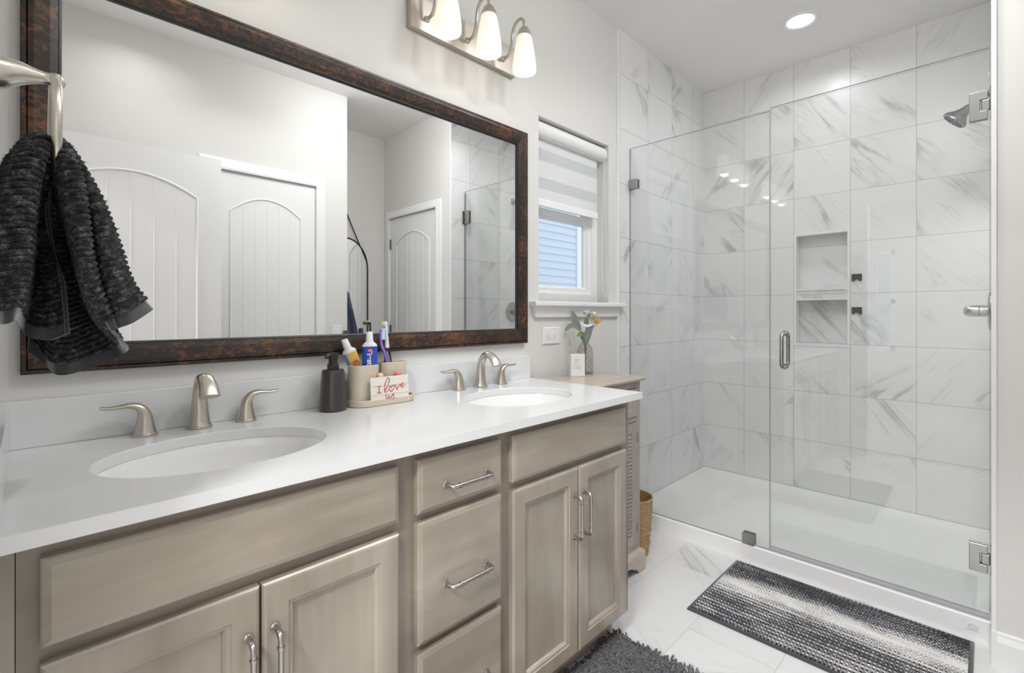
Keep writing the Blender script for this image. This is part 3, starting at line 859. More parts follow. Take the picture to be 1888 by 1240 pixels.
fp = thing('shower_screen', 'fixed clear glass shower panel next to the window wall', 'glass panel', (GX, -0.37, 0.086))
b = MB(); glass_slab(b, GX, GT, -0.7335, -0.012, 0.086, 2.092); o = b.build('pane', [M['glass'], M['gedge']], fp, smooth=0); weld(o)
for y0, y1, z0, z1 in ((-0.062, -0.0105, 1.862, 1.914), (-0.140, -0.090, 0.0848, 0.134), (-0.672, -0.618, 0.0848, 0.136)):
    b = MB(); b.box(GX-0.013, GX-0.0003, y0, y1, z0, z1); b.box(GX+GT+0.0003, GX+GT+0.013, y0, y1, z0, z1)
    b.build('glass_clamp', M['chrome'], fp, smooth=0, bevel=0.002)
dg = thing('shower_door', 'frameless hinged glass shower door on two square hinges', 'door', (GX, -1.09, 0.1))
b = MB(); glass_slab(b, GX, GT, -1.4485, -0.7375, 0.104, 2.106); o = b.build('pane', [M['glass'], M['gedge']], dg, smooth=0); weld(o)
for z0, z1 in ((1.855, 1.955), (0.249, 0.348)):
    zc = (z0+z1)/2
    b = MB()
    for xa, xb in ((GX-0.010, GX-0.0003), (GX+GT+0.0003, GX+GT+0.010)):
        b.loft([[(x, -1.397, z0), (x, -1.397, z1), (x, -1.446, z1), (x, -1.446, zc+0.020), (x, -1.426, zc+0.020), (x, -1.426, zc-0.020), (x, -1.446, zc-0.020), (x, -1.446, z0)] for x in (xa, xb)])
    hg = b.build('door_hinge', M['chrome'], dg, smooth=0, bevel=0.0018)
    b = MB(); b.box(GX-0.0085, GX+GT+0.0085, -1.4515, -1.4285, zc-0.0185, zc+0.0185); b.build('hinge_knuckle', M['chrome'], hg, smooth=0, bevel=0.003)
    b = MB(); b.box(GX-0.022, GX+GT+0.022, -1.4548, -1.4515, z0, z1); b.build('wall_plate', M['chrome'], hg, smooth=0, bevel=0.001)
b = MB()
for sg, xo in ((-1, GX), (1, GX+GT)):
    D = 0.044; r = 0.0085; zt, zb = 1.078, 0.928; pts = [(xo, -0.797, zt)]
    for k in range(0, 7):
        a = pi/2*k/6; pts.append((xo+sg*(D-0.022+0.022*sin(a)), -0.797, zt-0.022*(1-cos(a))))
    for k in range(0, 7):
        a = pi/2*k/6; pts.append((xo+sg*(D-0.022+0.022*cos(a)), -0.797, zb+0.022*(1-sin(a))))
    pts.append((xo, -0.797, zb)); b.tube(pts, r, 16, up=(0, 1, 0))
    for z in (zt, zb): b.tube([(xo, -0.797, z), (xo+sg*0.004, -0.797, z)], 0.0115, 18)
b.build('pull_handle', M['chrome'], dg)
b = MB(); b.box(GX-0.0035, GX+GT+0.0035, -1.4485, -0.7375, 0.0855, 0.1035); b.build('bottom_sweep', M['seal'], dg, smooth=0)
b = MB(); b.box(GX-0.0025, GX+GT+0.0025, -1.4547, -1.4487, 0.115, 2.09); b.build('edge_seal', M['seal'], dg, smooth=0)

def lathe_py(b, c, prof, n=36):      # profile along +y
    b.loft([[(c[0]+r*cos(2*pi*j/n), c[1]+h, c[2]+r*sin(2*pi*j/n)) for j in range(n)] for r, h in prof])
sh = thing('showerhead', 'chrome shower head on a short arm high on the right tile wall', 'shower head', (2.93, -1.455, 2.09))
b = MB(); b.tube(smooth_path([(2.93, -1.455, 2.115), (2.93, -1.428, 2.112), (2.93, -1.405, 2.098), (2.93, -1.388, 2.080)], 5), 0.010, 14)
lathe_py(b, (2.93, -1.455, 2.115), [(0.032, 0), (0.030, 0.004), (0.014, 0.010)], 28)
b.build('shower_arm', M['chrome'], sh)
nrm = Vector((0, 0.707, -0.707)); c0 = Vector((2.93, -1.388, 2.080)); e1 = Vector((1, 0, 0)); e2 = nrm.cross(e1)
def ring(c, r, n=32): return [c + e1*r*cos(2*pi*j/n) + e2*r*sin(2*pi*j/n) for j in range(n)]
b = MB(); b.loft([ring(c0+nrm*h, r) for h, r in ((-0.004, 0.010), (0.006, 0.015), (0.016, 0.017), (0.030, 0.022), (0.048, 0.034), (0.060, 0.046), (0.068, 0.050), (0.075, 0.0505), (0.077, 0.047))])
b.build('head_shell', M['chrome'], sh)
b = MB(); b.loft([ring(c0+nrm*0.0768, 0.046), ring(c0+nrm*0.0785, 0.044)])
fc = b.build('spray_face', M['chrome'], sh)
b = MB()
for rad, k in ((0.014, 6), (0.027, 12), (0.038, 18)):
    for i in range(k):
        a = 2*pi*i/k; p = c0+nrm*0.078+e1*rad*cos(a)+e2*rad*sin(a)
        b.tube([p, p+nrm*0.003], 0.0032, 8)
b.build('spray_nozzles', M['gray'], fc)
vv_ = thing('shower_valve', 'chrome shower valve handle with round plate on the right tile wall', 'valve', (2.93, -1.455, 1.178))
b = MB(); lathe_py(b, (2.93, -1.455, 1.178), [(0.085, 0), (0.084, 0.004), (0.074, 0.009), (0.030, 0.013)]); b.build('escutcheon', M['chrome'], vv_)
b = MB(); lathe_py(b, (2.93, -1.455, 1.178), [(0.024, 0.013), (0.025, 0.030), (0.025, 0.036), (0.022, 0.037)]); b.build('sleeve', M['chrome'], vv_)
b = MB(); lathe_py(b, (2.93, -1.455, 1.178), [(0.0225, 0.0372), (0.0255, 0.039), (0.0245, 0.066), (0.021, 0.080), (0.014, 0.087), (0.0, 0.0885)])
b.build('valve_handle', M['chrome'], vv_)
b = MB(); b.lathe([(0.0075, -0.0265), (0.0075, -0.020), (0.0, -0.020)], (2.93, -1.384, 1.178), 16, axis='x', cap1=False); b.build('set_screw', M['black'], vv_)

for z, w in ((1.374, 'upper'), (1.182, 'lower')):
    b = MB(); y0, y1, zc = -0.928, -0.879, z; n = 10
    out = [(y0, zc-0.014), (y0, zc+0.020), (y1, zc+0.020), (y1, zc-0.014)]
    arc = [(-0.9035+0.0125*cos(pi*k/n), zc-0.021+0.0125*sin(pi*k/n)*0.8) for k in range(n+1)]
    loop = [(y0, zc-0.016), (y0, zc+0.021), (y1, zc+0.021), (y1, zc-0.016), (y1-0.006, zc-0.021)] + arc + [(y0+0.006, zc-0.021)]
    b.loft([[(BX-0.0005, y, zz) for y, zz in loop], [(BX-0.009, y, zz) for y, zz in loop]])
    o = b.build('razor_holder', M['plasticblk'], loc=(BX, -0.903, z), smooth=0, bevel=0.0015)
    tag(o, 'small black adhesive razor holder beside the shower niche, %s of the pair' % w, 'holder', 'razor holders')

# ------------------------------------------------------------------ outlet and switch
o_ = thing('wall_outlet', 'white duplex outlet in a wide plate below the window', 'outlet', (1.722, 0, 1.064))
b = MB(); b.rects(1.660, 1.784, 1.024, 1.104, [(0, -0.0005), (0.001, -0.004), (0.005, -0.006)]); b.build('cover_plate', M['pwhite'], o_, smooth=0)
for x in (1.722-0.020, 1.722+0.020):
    b = MB(); b.lathe([(0.0165, 0), (0.0165, 0.002), (0.0, 0.0022)], (x, -0.006, 1.064), 24, axis='y'); q = b.build('receptacle', M['pwhite'], o_)
    b = MB(); b.box(x-0.004, x-0.0005+0.0045, -0.0087, -0.0083, 1.070, 1.0718); b.box(x-0.004, x+0.004, -0.0087, -0.0083, 1.0575, 1.0593); b.lathe([(0.0022, 0.0001), (0.0022, 0.0004)], (x-0.009, -0.0083, 1.064), 10, axis='y'); b.build('slot', M['gray'], q, smooth=0)
s_ = thing('light_switch', 'white rocker light switch between the closet door and the wall corner', 'switch', (1.555, -1.85, 1.02))
b = MB(); b.box(1.520, 1.590, -1.8498, -1.844, 0.965, 1.080); b.build('cover_plate', M['pwhite'], s_, smooth=0, bevel=0.002)
b = MB(); b.box(1.539, 1.571, -1.8438, -1.841, 0.990, 1.055); b.build('rocker', M['pwhite'], s_, smooth=0, bevel=0.001)

# ------------------------------------------------------------------ zebra shade in the window
zs = thing('window_blind', 'white banded roller shade half lowered in the bathroom window', 'blind', (1.918, 0.04, 2.05))
b = MB(); prof = []
for k in range(0, 13):
    a = -pi/2 + pi*k/12
    prof.append((0.030-0.028*cos(a)*0.95, 2.017+0.036*sin(a)))
prof = [(0.060, 1.985)] + prof + [(0.060, 2.052)]
b.loft([[(x, y, z) for y, z in prof] for x in (WX0+0.004, WX1-0.006)]); b.build('cassette', M['white'], zs, smooth=30)
m, nt, out = new_mat('sheer banded fabric'); nb = NB(nt)
sep = nb.n('ShaderNodeSeparateXYZ'); nb.l(nb.obj(), sep.inputs[0])
# solid and sheer bands, each 66 mm, in the fabric's own height
zf = nb.math('FRACT', nb.math('DIVIDE', nb.math('ADD', sep.outputs[2], 2.05+10*0.132-1.966+0.03), 0.132))
band = nb.math('LESS_THAN', zf, 0.60)
d_ = nb.n('ShaderNodeBsdfDiffuse'); d_.inputs[0].default_value = (0.84, 0.84, 0.84, 1)
t_ = nb.n('ShaderNodeBsdfTranslucent'); t_.inputs[0].default_value = (0.84, 0.84, 0.85, 1)
x_ = nb.n('ShaderNodeMixShader'); nb.l(nb.math('MULTIPLY_ADD', band, -0.32, 0.55), x_.inputs[0]); nb.l(d_.outputs[0], x_.inputs[1]); nb.l(t_.outputs[0], x_.inputs[2])
nb.l(x_.outputs[0], out.inputs[0])
M['shadefab'] = m
b = MB(); b.box(WX0+0.012, WX1-0.050, 0.040, 0.0405, 1.70, 1.995); b.build('fabric', m, zs, smooth=0)
b = MB(); b.box(WX0+0.012, WX1-0.048, 0.034, 0.048, 1.668, 1.702); b.build('bottom_rail', M['pvc'], zs, smooth=0, bevel=0.003)
b = MB(); cord = smooth_path([(WX1-0.020, 0.016, 1.985), (WX1-0.024, 0.020, 1.70), (WX1-0.030, 0.020, 1.40), (WX1-0.024, 0.014, 1.270), (WX1-0.012, 0.010, 1.258), (WX1-0.006, 0.008, 1.30), (WX1-0.008, 0.010, 1.50), (WX1-0.012, 0.016, 1.985)], 6)
b.tube(cord, 0.0013, 6); b.build('bead_chain', M['pwhite'], zs)

# ------------------------------------------------------------------ weathered side cabinet
sc_ = thing('side_cabinet', 'weathered wood side cabinet with a louvered door, between vanity and shower', 'cabinet', (1.79, -0.18, 0))
CX0, CX1, CF, CB = 1.600, 1.982, -0.312, -0.040
b = MB(); tp = []
for i, z in ((0.004, 0.862), (0.0, 0.866), (-0.002, 0.871), (0.0, 0.876), (0.004, 0.8795)):
    tp.append([(CX0-0.014+i, CF-0.020+i, z), (CX1+0.014-i, CF-0.020+i, z), (CX1+0.014-i, CB, z), (CX0-0.014+i, CB, z)])
b.loft(tp); b.build('top', M['weather'], sc_, smooth=40)
b = MB(); b.box(CX0, CX1, CF, CB+0.002, 0.095, 0.862); body = b.build('body', M['weatherz'], sc_, smooth=0, bevel=0.002)
def inset_front(name, z0, z1, louver=False):
    x0, x1 = CX0+0.034, CX1-0.034
    b = MB(); b.rects(x0-0.003, x1+0.003, z0-0.003, z1+0.003, [(0, CF-0.0006), (0.001, CF-0.0008)]); b.build('joint', M['gap'], sc_, smooth=0)
    b = MB()
    if not louver:
        b.rects(x0, x1, z0, z1, [(0, CF-0.0002), (0, CF-0.004), (0.001, CF-0.005), (0.028, CF-0.005), (0.030, CF-0.001), (0.036, CF-0.0012)])
        return b.build(name, M['weatherz'], sc_, smooth=0)
    b.rects(x0, x1, z0, z1, [(0, CF-0.0002), (0, CF-0.005), (0.001, CF-0.006), (0.044, CF-0.006), (0.047, CF-0.0012)])
    o = b.build(name, M['weatherz'], sc_, smooth=0)
    z = z0+0.052; k = 0
    while z < z1-0.06:
        b = MB(); b.loft([[(x, CF-0.0015, z+0.012), (x, CF-0.0075, z), (x, CF-0.006, z-0.001), (x, CF-0.0012, z+0.010)] for x in (x0+0.047, x1-0.047)])
        b.build('louver', M['weatherz'], o, smooth=0); z += 0.0165
    for z in (z0+0.07, z1-0.07):
        b = MB(); b.tube([(x1+0.0015, CF-0.004, z-0.02), (x1+0.0015, CF-0.004, z+0.02)], 0.003, 8); b.build('hinge', M['darkmetal'], o)
    b = MB(); b.lathe([(0.006, 0), (0.006, 0.012), (0.012, 0.018), (0.012, 0.024), (0.0, 0.027)], (x0+0.02, CF-0.006, (z0+z1)/2), 16, axis='y'); b.build('knob', M['darkmetal'], o)
    return o
drw = inset_front('drawer', 0.703, 0.828)
b = MB(); b.lathe([(0.006, 0), (0.006, 0.012), (0.012, 0.018), (0.012, 0.024), (0.0, 0.027)], (1.79, CF-0.0012, 0.765), 16, axis='y'); b.build('knob', M['darkmetal'], drw)
inset_front('louvered_door', 0.132, 0.676, True)
b = MB(); ml = []
for d, z in ((0.0, 0.100), (0.006, 0.094), (0.016, 0.088), (0.018, 0.082)):
    ml.append([(CX0-d, CF-d, z), (CX1+d, CF-d, z), (CX1+d, CB, z), (CX0-d, CB, z)])
b.loft(ml)
# scalloped apron and feet
n = 40; topz = 0.082
def ap(t):
    e = min(t, 1-t)
    if e < 0.13: return 0.0
    if e < 0.17: return 0.010
    if e < 0.24: return 0.018 + 0.010*sin((e-0.17)/0.07*pi)
    return 0.034 + 0.010*sin(min(1, (e-0.24)/0.12)*pi/2)
xs = [CX0-0.018 + (CX1-CX0+0.036)*i/n for i in range(n+1)]
loop = [(x, ap(i/n)) for i, x in enumerate(xs)]
lo = [(x, z) for x, z in loop] + [(xs[-1], topz), (xs[0], topz)]
b.loft([[(x, CF-0.018, z+0.0003) for x, z in lo], [(x, CF+0.002, z+0.0003) for x, z in lo]])
ys = [CF+0.0021 + (CB-CF-0.0021)*i/n for i in range(n+1)]
lo = [(y, ap(i/n)) for i, y in enumerate(ys)] + [(ys[-1], topz), (ys[0], topz)]
for xa, xb in ((CX1-0.002, CX1+0.018), (CX0-0.018, CX0+0.002)):
    b.loft([[(xa, y, z+0.0003) for y, z in lo], [(xb, y, z+0.0003) for y, z in lo]])
b.build('scalloped_base', M['weather'], sc_, smooth=0)

# woven waste basket behind it
wk = thing('wicker_basket', 'tan woven wicker basket on the floor behind the side cabinet', 'basket', (2.102, -0.205, 0))
b = MB(); rings = []; n = 48; m_ = 40
for i in range(m_+1):
    t = i/m_; z = 0.002+0.268*t; r = 0.072+0.020*t+0.004*sin(t*pi)
    rings.append([(2.102+(r+0.0030*sin(j*pi*0.5+i*pi*0.5))*cos(2*pi*j/n), -0.205+(r+0.0030*sin(j*pi*0.5+i*pi*0.5))*sin(2*pi*j/n), z) for j in range(n)])
for i in range(m_, -1, -3):
    t = i/m_; z = max(0.008, 0.002+0.268*t); r = 0.067+0.020*t+0.004*sin(t*pi)
    rings.append([(2.102+r*cos(2*pi*j/n), -0.205+r*sin(2*pi*j/n), z) for j in range(n)])
b.loft(rings); b.build('woven_body', M['wicker'], wk, smooth=60)
for zc, rad in ((0.272, 0.0915), (0.115, 0.0845), (0.055, 0.0795)):
    b = MB()
    for ph in (0, pi):
        b.tube([(2.102+(rad+0.002*cos(j*0.9+ph))*cos(2*pi*j/84), -0.205+(rad+0.002*cos(j*0.9+ph))*sin(2*pi*j/84), zc+0.003*sin(j*0.9+ph)) for j in range(84)], 0.0032, 8, closed=True)
    b.build('braided_band', M['wicker'], wk)

# ------------------------------------------------------------------ soap dispenser
CZ = CT1 + 0.0004
sx_, sy_ = 0.634, -0.088
so = thing('soap_dispenser', 'dark charcoal soap pump bottle beside the toothbrush cups', 'soap dispenser', (sx_, sy_, CZ))
b = MB(); b.lathe([(0.036, 0.0), (0.0385, 0.003), (0.0390, 0.008), (0.0385, 0.014), (0.0322, 0.108), (0.0315, 0.114), (0.0295, 0.118), (0.016, 0.1195)], (sx_, sy_, CZ), 44); b.build('bottle', M['soap'], so, smooth=30)
b = MB()
b.lathe([(0.0165, 0.1197), (0.0165, 0.133), (0.0155, 0.1345), (0.0125, 0.136), (0.0125, 0.150), (0.0150, 0.151), (0.0152, 0.165), (0.0148, 0.1675), (0.0, 0.168)], (sx_, sy_, CZ), 30)
dv = Vector((-0.80, -0.60, 0))
p0 = Vector((sx_, sy_, CZ+0.161))
b.tube([p0, p0+dv*0.020, p0+dv*0.034+Vector((0, 0, -0.001)), p0+dv*0.038+Vector((0, 0, -0.006))], [0.0062, 0.0058, 0.0052, 0.0048], 14)
b.build('pump', M['plasticblk'], so, smooth=30)

# ------------------------------------------------------------------ tray, cups, little sign, toothbrushes and paste
tr_ = thing('oval_tray', 'beige oval stone tray with raised rim on the counter', 'tray', (0.795, -0.080, CZ))
b = MB()
b.loft([stadium(0.795, -0.080, hx, hy, CZ+z) for hx, hy, z in ((0.108, 0.0475, 0.0), (0.111, 0.0505, 0.003), (0.111, 0.0505, 0.018), (0.1085, 0.048, 0.0205), (0.1055, 0.045, 0.0185), (0.105, 0.0445, 0.007))])
b.build('tray_dish', M['stone'], tr_, smooth=35)
TZ = CZ + 0.0074
def cup(cx, cy, hx, hy, h, label):
    b = MB()
    b.loft([stadium(cx, cy, hx+d, hy+d, TZ+z) for d, z in ((-0.002, 0), (0, 0.002), (0, h-0.002), (-0.0015, h), (-0.0045, h), (-0.006, h-0.002), (-0.006, 0.012))])
    o = b.build('toothbrush_cup', M['stone'], loc=(cx, cy, TZ), smooth=35)
    return tag(o, label, 'cup', 'beige stone cups on the tray')
C1 = (0.735, -0.080); C2 = (0.842, -0.068)
cup(C1[0], C1[1], 0.0475, 0.031, 0.117, 'left beige stone cup, the one holding two toothpaste tubes')
cup(C2[0], C2[1], 0.0475, 0.028, 0.119, 'right beige stone cup, the one holding the toothbrushes')

def paste(name_label, base, top, w, cols, yaw):
    """toothpaste tube, crimp end at base, cap at top"""
    P0, P1 = Vector(base), Vector(top); ax = (P1-P0); L = ax.length; ax.normalize()
    f = Vector((sin(yaw), -cos(yaw), 0)); f = (f - ax*f.dot(ax)).normalized(); s = ax.cross(f)   # f = front normal
    if s.x < 0: s = -s
    def R(t, a, c, n=32): return [P0 + ax*L*t + s*a*cos(2*pi*j/n) + f*c*sin(2*pi*j/n) for j in range(n)]
    root = thing('toothpaste_tube', name_label, 'toothpaste', P0)
    return root, P0, ax, L, f, s, R
yaw0 = -0.50
r, P0, ax, L, f, s, R = paste('blue toothpaste tube with white cap standing in the left stone cup', (0.752, -0.0925, TZ+0.016), (0.749, -0.0900, 1.111), 0.044, None, yaw0)
b = MB(); b.loft([R(0, .0235, .0012), R(0.06, .0235, .002), R(0.40, .0228, .0085), R(0.72, .0222, .0115), R(0.775, .0222, .0120)]); body = b.build('tube_body', M['blue'], r, smooth=40)
b = MB(); b.loft([R(0.776, .0222, .0120), R(0.80, .0215, .0125), R(0.83, .016, .0125), R(0.85, .0112, .0112)]); b.build('tube_shoulder', M['pwhite'], r, smooth=40)
b = MB(); b.loft([R(0.852, .0112, .0112), R(0.86, .0115, .0115), R(0.99, .0096, .0096), R(1.0, .0088, .0088)]); b.build('cap', M['pwhite'], r, smooth=40)
def text_on(txt, size, mat, name, parent, mtx, bold=0.0):
    cu = bpy.data.curves.new(name, 'FONT'); cu.body = txt; cu.size = size; cu.align_x = 'CENTER'; cu.align_y = 'CENTER'; cu.extrude = 0.0001; cu.offset = bold
    to = link(bpy.data.objects.new(name, cu)); dg_ = bpy.context.evaluated_depsgraph_get()
    me = bpy.data.meshes.new_from_object(to.evaluated_get(dg_)); bpy.data.objects.remove(to)
    me.transform(mtx); me.transform(Matrix.Translation(-root_loc(parent)))
    me.materials.clear(); me.materials.append(mat)
    o = link(bpy.data.objects.new(name, me)); o.parent = parent; return o
def frame_m(o, ex, ey):
    ez = Vector(ex).cross(Vector(ey)); m_ = Matrix.Identity(4)
    for i in range(3): m_[i][0] = ex[i]; m_[i][1] = ey[i]; m_[i][2] = ez[i]; m_[i][3] = o[i]
    return m_
# lettering runs down the tube
org = P0 + ax*L*0.615 + f*0.0134 + s*0.000
text_on('rest', 0.022, M['pwhite'], 'lettering', body, frame_m(P0+ax*L*0.585+f*0.0125-s*0.001, -ax, s), 0.0006)
cc = P0 + ax*L*0.690 + f*0.0138 - s*0.000
b = MB(); b.tube([cc + s*(0.0068*sin(a)*1.0+0.001) + ax*(0.0095*cos(a)) for a in [0.6+ (2*pi-1.9)*k/20 - pi*0.5 - 0.2 for k in range(21)]], 0.0018, 8, flat=1.0); b.build('swoosh', M['logored'], body)
b = MB(); b.tube([cc + f*0.0004 + s*(0.0042*sin(a)+0.001) + ax*(0.0060*cos(a)) for a in [0.6+(2*pi-1.9)*k/20 - pi*0.5 - 0.2 for k in range(21)]], 0.0012, 8); b.build('swoosh_lining', M['pwhite'], body)

r, P0, ax, L, f, s, R = paste('blue and amber toothpaste tube leaning left in the left stone cup', (0.757, -0.0680, TZ+0.014), (0.679, -0.0660, 1.088), 0.042, None, yaw0)
b = MB(); b.loft([R(0, .0200, .0012), R(0.06, .0200, .002), R(0.40, .0200, .0075), R(0.72, .0205, .0100), R(0.785, .0208, .0110)]); body = b.build('tube_body', M['amber'], r, smooth=40)
b = MB(); b.loft([[P0+ax*L*t - s*a*cos(q) + f*c*sin(q) for q in [-0.75+0.0+1.70*k/8 for k in range(9)]] for t, a, c in ((0.08, .0204, .0028), (0.40, .0204, .0081), (0.72, .0209, .0105), (0.785, .0212, .0115))], False, False, closed=False); b.build('blue_band', M['ltblue'], body, smooth=40)
b = MB(); cc = P0+ax*L*0.60+f*0.0112+s*0.008
b.tube([cc + s*0.0072*cos(a)+ax*0.0095*sin(a) for a in [2*pi*k/24 for k in range(24)]], 0.0012, 6, closed=True)
b.tube([cc + s*0.0040*cos(a)+ax*0.0060*sin(a) for a in [2*pi*k/24 for k in range(18)]], 0.0009, 6); b.build('round_emblem', M['logored'], body)
b = MB(); b.loft([[cc - f*0.0002 + s*0.0072*k*cos(a)+ax*0.0095*k*sin(a) for a in [2*pi*j/24 for j in range(24)]] for k in (1, 0.05)]); b.build('emblem_field', M['pwhite'], body)
b = MB(); b.loft([R(0.786, .0208, .0110), R(0.81, .0205, .0118), R(0.84, .015, .0120), R(0.858, .0108, .0108)]); b.build('tube_shoulder', M['pwhite'], r, smooth=40)
b = MB(); b.loft([R(0.860, .0112, .0112), R(0.87, .0114, .0114), R(0.99, .0100, .0100), R(1.0, .0090, .0090)]); b.build('cap', M['pwhite'], r, smooth=40)

tb = thing('toothbrush', 'purple and grey manual toothbrush leaning in the right stone cup', 'toothbrush', (0.829, -0.064, TZ+0.013))
hp = [(0.826, -0.082, TZ+0.014), (0.822, -0.081, 0.985), (0.814, -0.082, 1.020), (0.806, -0.080, 1.045), (0.798, -0.078, 1.066), (0.795, -0.078, 1.085), (0.795, -0.078, 1.104), (0.797, -0.078, 1.116)]
b = MB(); b.tube(smooth_path(hp, 4), [0.0055]*13+[0.0045]*6+[0.0036]*6+[0.0046]*4, 12); hd = b.build('handle', M['purple'], tb)
b = MB(); b.tube(smooth_path([(0.826, -0.082, 1.000), (0.819, -0.087, 1.022), (0.811, -0.0855, 1.046)], 4), 0.0032, 8); b.build('rubber_grip', M['gray'], hd)
b = MB()
for i in range(8):
    z = 1.086+0.0042*i
    b.tube([(0.797, -0.079, z), (0.8085, -0.080, z+0.0006)], 0.0034, 8)
b.build('bristles', M['skyblue'], tb)
eb = thing('electric_toothbrush', 'electric toothbrush with dark handle and white head in the right stone cup', 'toothbrush', (0.828, -0.058, TZ+0.013))
b = MB(); b.tube([(0.836, -0.0605, TZ+0.014), (0.834, -0.0605, 0.96), (0.831, -0.0605, 1.012), (0.829, -0.0605, 1.040), (0.828, -0.0605, 1.056)], [0.0125, 0.013, 0.0125, 0.0105, 0.0075], 20); b.build('handle', M['plasticblk'], eb, smooth=40)
b = MB(); b.tube([(0.828, -0.0605, 1.0565), (0.8275, -0.0605, 1.063), (0.825, -0.0605, 1.105), (0.824, -0.0605, 1.128), (0.823, -0.0605, 1.138)], [0.0078, 0.0072, 0.0050, 0.0044, 0.0040], 16)
b.tube([(0.826, -0.055, 1.134), (0.813, -0.063, 1.134)], [0.0070, 0.0080], 18); b.build('brush_head', M['pwhite'], eb, smooth=40)
b = MB()
for i in range(12):
    a = 2*pi*i/12; o_y = Vector((0.813, -0.063, 1.134)); e1 = Vector((0.52, 0.85, 0)); p = o_y + e1*0.005*cos(a) + Vector((0, 0, 0.005*sin(a)))
    b.tube([p, p+Vector((-0.85, -0.52, 0))*0.0075], 0.0017, 6)
b.build('bristles', M['green'], eb)
# two small things peeking over the sign
b = MB(); b.lathe([(0.007, 0), (0.008, 0.01), (0.008, 0.074), (0.0095, 0.077), (0.0095, 0.086), (0.006, 0.0905), (0, 0.092)], (0.772, -0.1155, TZ), 20); o = b.build('cream_cap', M['beige'], loc=(0.772, -0.1155, TZ)); tag(o, 'beige rounded cap peeking over the left half of the little sign', 'cap')
b = MB(); b.lathe([(0.008, 0), (0.009, 0.01), (0.009, 0.072), (0.0105, 0.075), (0.0105, 0.085), (0.007, 0.089), (0, 0.090)], (0.838, -0.1085, TZ), 20); o = b.build('coral_cap', M['pink'], loc=(0.838, -0.1085, TZ)); tag(o, 'coral pink rounded cap peeking over the right half of the little sign', 'cap')
# sign board: leans on the cups
sg = thing('lettered_sign', 'small cream plank sign with red lettering in front of the two stone cups', 'sign', (0.80, -0.128, TZ))
SX0, SX1, SH = 0.733, 0.866, 0.079
tilt = radians(4)
mS = Matrix.Translation((SX0, -0.1250, TZ+0.0003)) @ Matrix.Rotation(-radians(0), 4, 'Z') @ Matrix.Rotation(-tilt, 4, 'X')
b = MB(); b.M = mS; b.box(0, SX1-SX0, -0.0052, 0, 0, SH); board = b.build('board', M['ivory'], sg, smooth=0, bevel=0.0008)
W_ = SX1-SX0
def SP(u, v): return mS @ Vector((u*W_, -0.0055, (0.985-v*0.92)*SH))
b = MB()
for v in (0.36, 0.735): b.tube([SP(0.01, v), SP(0.99, v)], 0.00055, 6)
b.build('plank_groove', M['groove'], board)
strokes = [
 [(.155,.36),(.265,.36)], [(.210,.36),(.205,.63)], [(.150,.63),(.262,.63)],
 [(.335,.60),(.385,.50),(.455,.30),(.480,.12),(.455,.05),(.415,.10),(.375,.25),(.350,.42),(.345,.56),(.365,.64),(.405,.62),(.440,.55)],
 [(.520,.655),(.470,.53),(.465,.45),(.490,.40),(.515,.43),(.528,.48),(.545,.42),(.585,.385),(.605,.42),(.595,.50),(.520,.655)],
 [(.600,.44),(.640,.40),(.660,.44),(.672,.60),(.700,.52),(.730,.43),(.755,.38),(.770,.40)],
 [(.760,.46),(.800,.44),(.845,.38),(.838,.335),(.805,.36),(.790,.44),(.810,.51),(.850,.50),(.895,.43)],
 [(.372,.74),(.385,.78),(.378,.87),(.395,.92),(.425,.90),(.452,.80),(.462,.75)], [(.462,.75),(.450,.86),(.465,.925),(.490,.90)],
 [(.490,.90),(.545,.80),(.580,.73),(.575,.80),(.590,.88),(.575,.945),(.535,.945),(.525,.91)],
]
b = MB()
for st in strokes:
    pts = smooth_path(st, 5); n = len(pts)
    b.tube([SP(*p) for p in pts], [0.0009+0.0006*abs(sin(k*0.35)) for k in range(n)], 8, up=(0, 1, 0.01))
b.build('red_script', M['red'], board)

# ------------------------------------------------------------------ vase, stems and block on the side cabinet
VX, VY, VZ = 1.876, -0.082, 0.880
vs_ = thing('glass_vase', 'smoky quilted glass vase holding the bouquet on the side cabinet', 'vase', (VX, VY, VZ))
def vr(z):      # outer radius at height z
    pr = [(0, .0355), (.006, .0385), (.030, .0375), (.085, .0380), (.108, .0370), (.128, .0310), (.140, .0215), (.145, .0185), (.148, .0195)]
    for (a, ra), (c, rc) in zip(pr, pr[1:]):
        if z <= c: return ra+(rc-ra)*(z-a)/(c-a)
    return pr[-1][1]
b = MB(); zz = [0, .003, .006]+[.006+.142*i/40 for i in range(1, 41)]
n = 72; rings = []
for z in zz:
    ring_ = []
    for j in range(n):
        a = 2*pi*j/n; q = 0.0011*(abs(sin(a*6+z*75))*abs(sin(a*6-z*75)))
        ring_.append((VX+(vr(z)-0.0012+q)*cos(a), VY+(vr(z)-0.0012+q)*sin(a), VZ+z))
    rings.append(ring_)
b.loft(rings, True, False); b.build('vase_body', M['smoke'], vs_, smooth=60)
b = MB()
for k in range(8):
    for sgn in (-1, 1):
        pts = []
        for i in range(25):
            z = .006+.134*i/24; a = 2*pi*k/8 + sgn*z*30
            pts.append((VX+vr(z)*0.985*cos(a), VY+vr(z)*0.985*sin(a), VZ+z))
        b.tube(pts, 0.00048, 6)
b.build('quilted_rib', M['smokeline'], vs_)
b = MB(); b.tube([(VX+.0190*cos(2*pi*j/36), VY+.0190*sin(2*pi*j/36), VZ+.148) for j in range(36)], 0.0016, 8, closed=True); b.build('rim', M['smokeline'], vs_); b = MB(); b.tube([(VX+.0365*cos(2*pi*j/36), VY+.0365*sin(2*pi*j/36), VZ+.0035) for j in range(36)], 0.0024, 8, closed=True); b.build('base_ring', M['smokeline'], vs_)
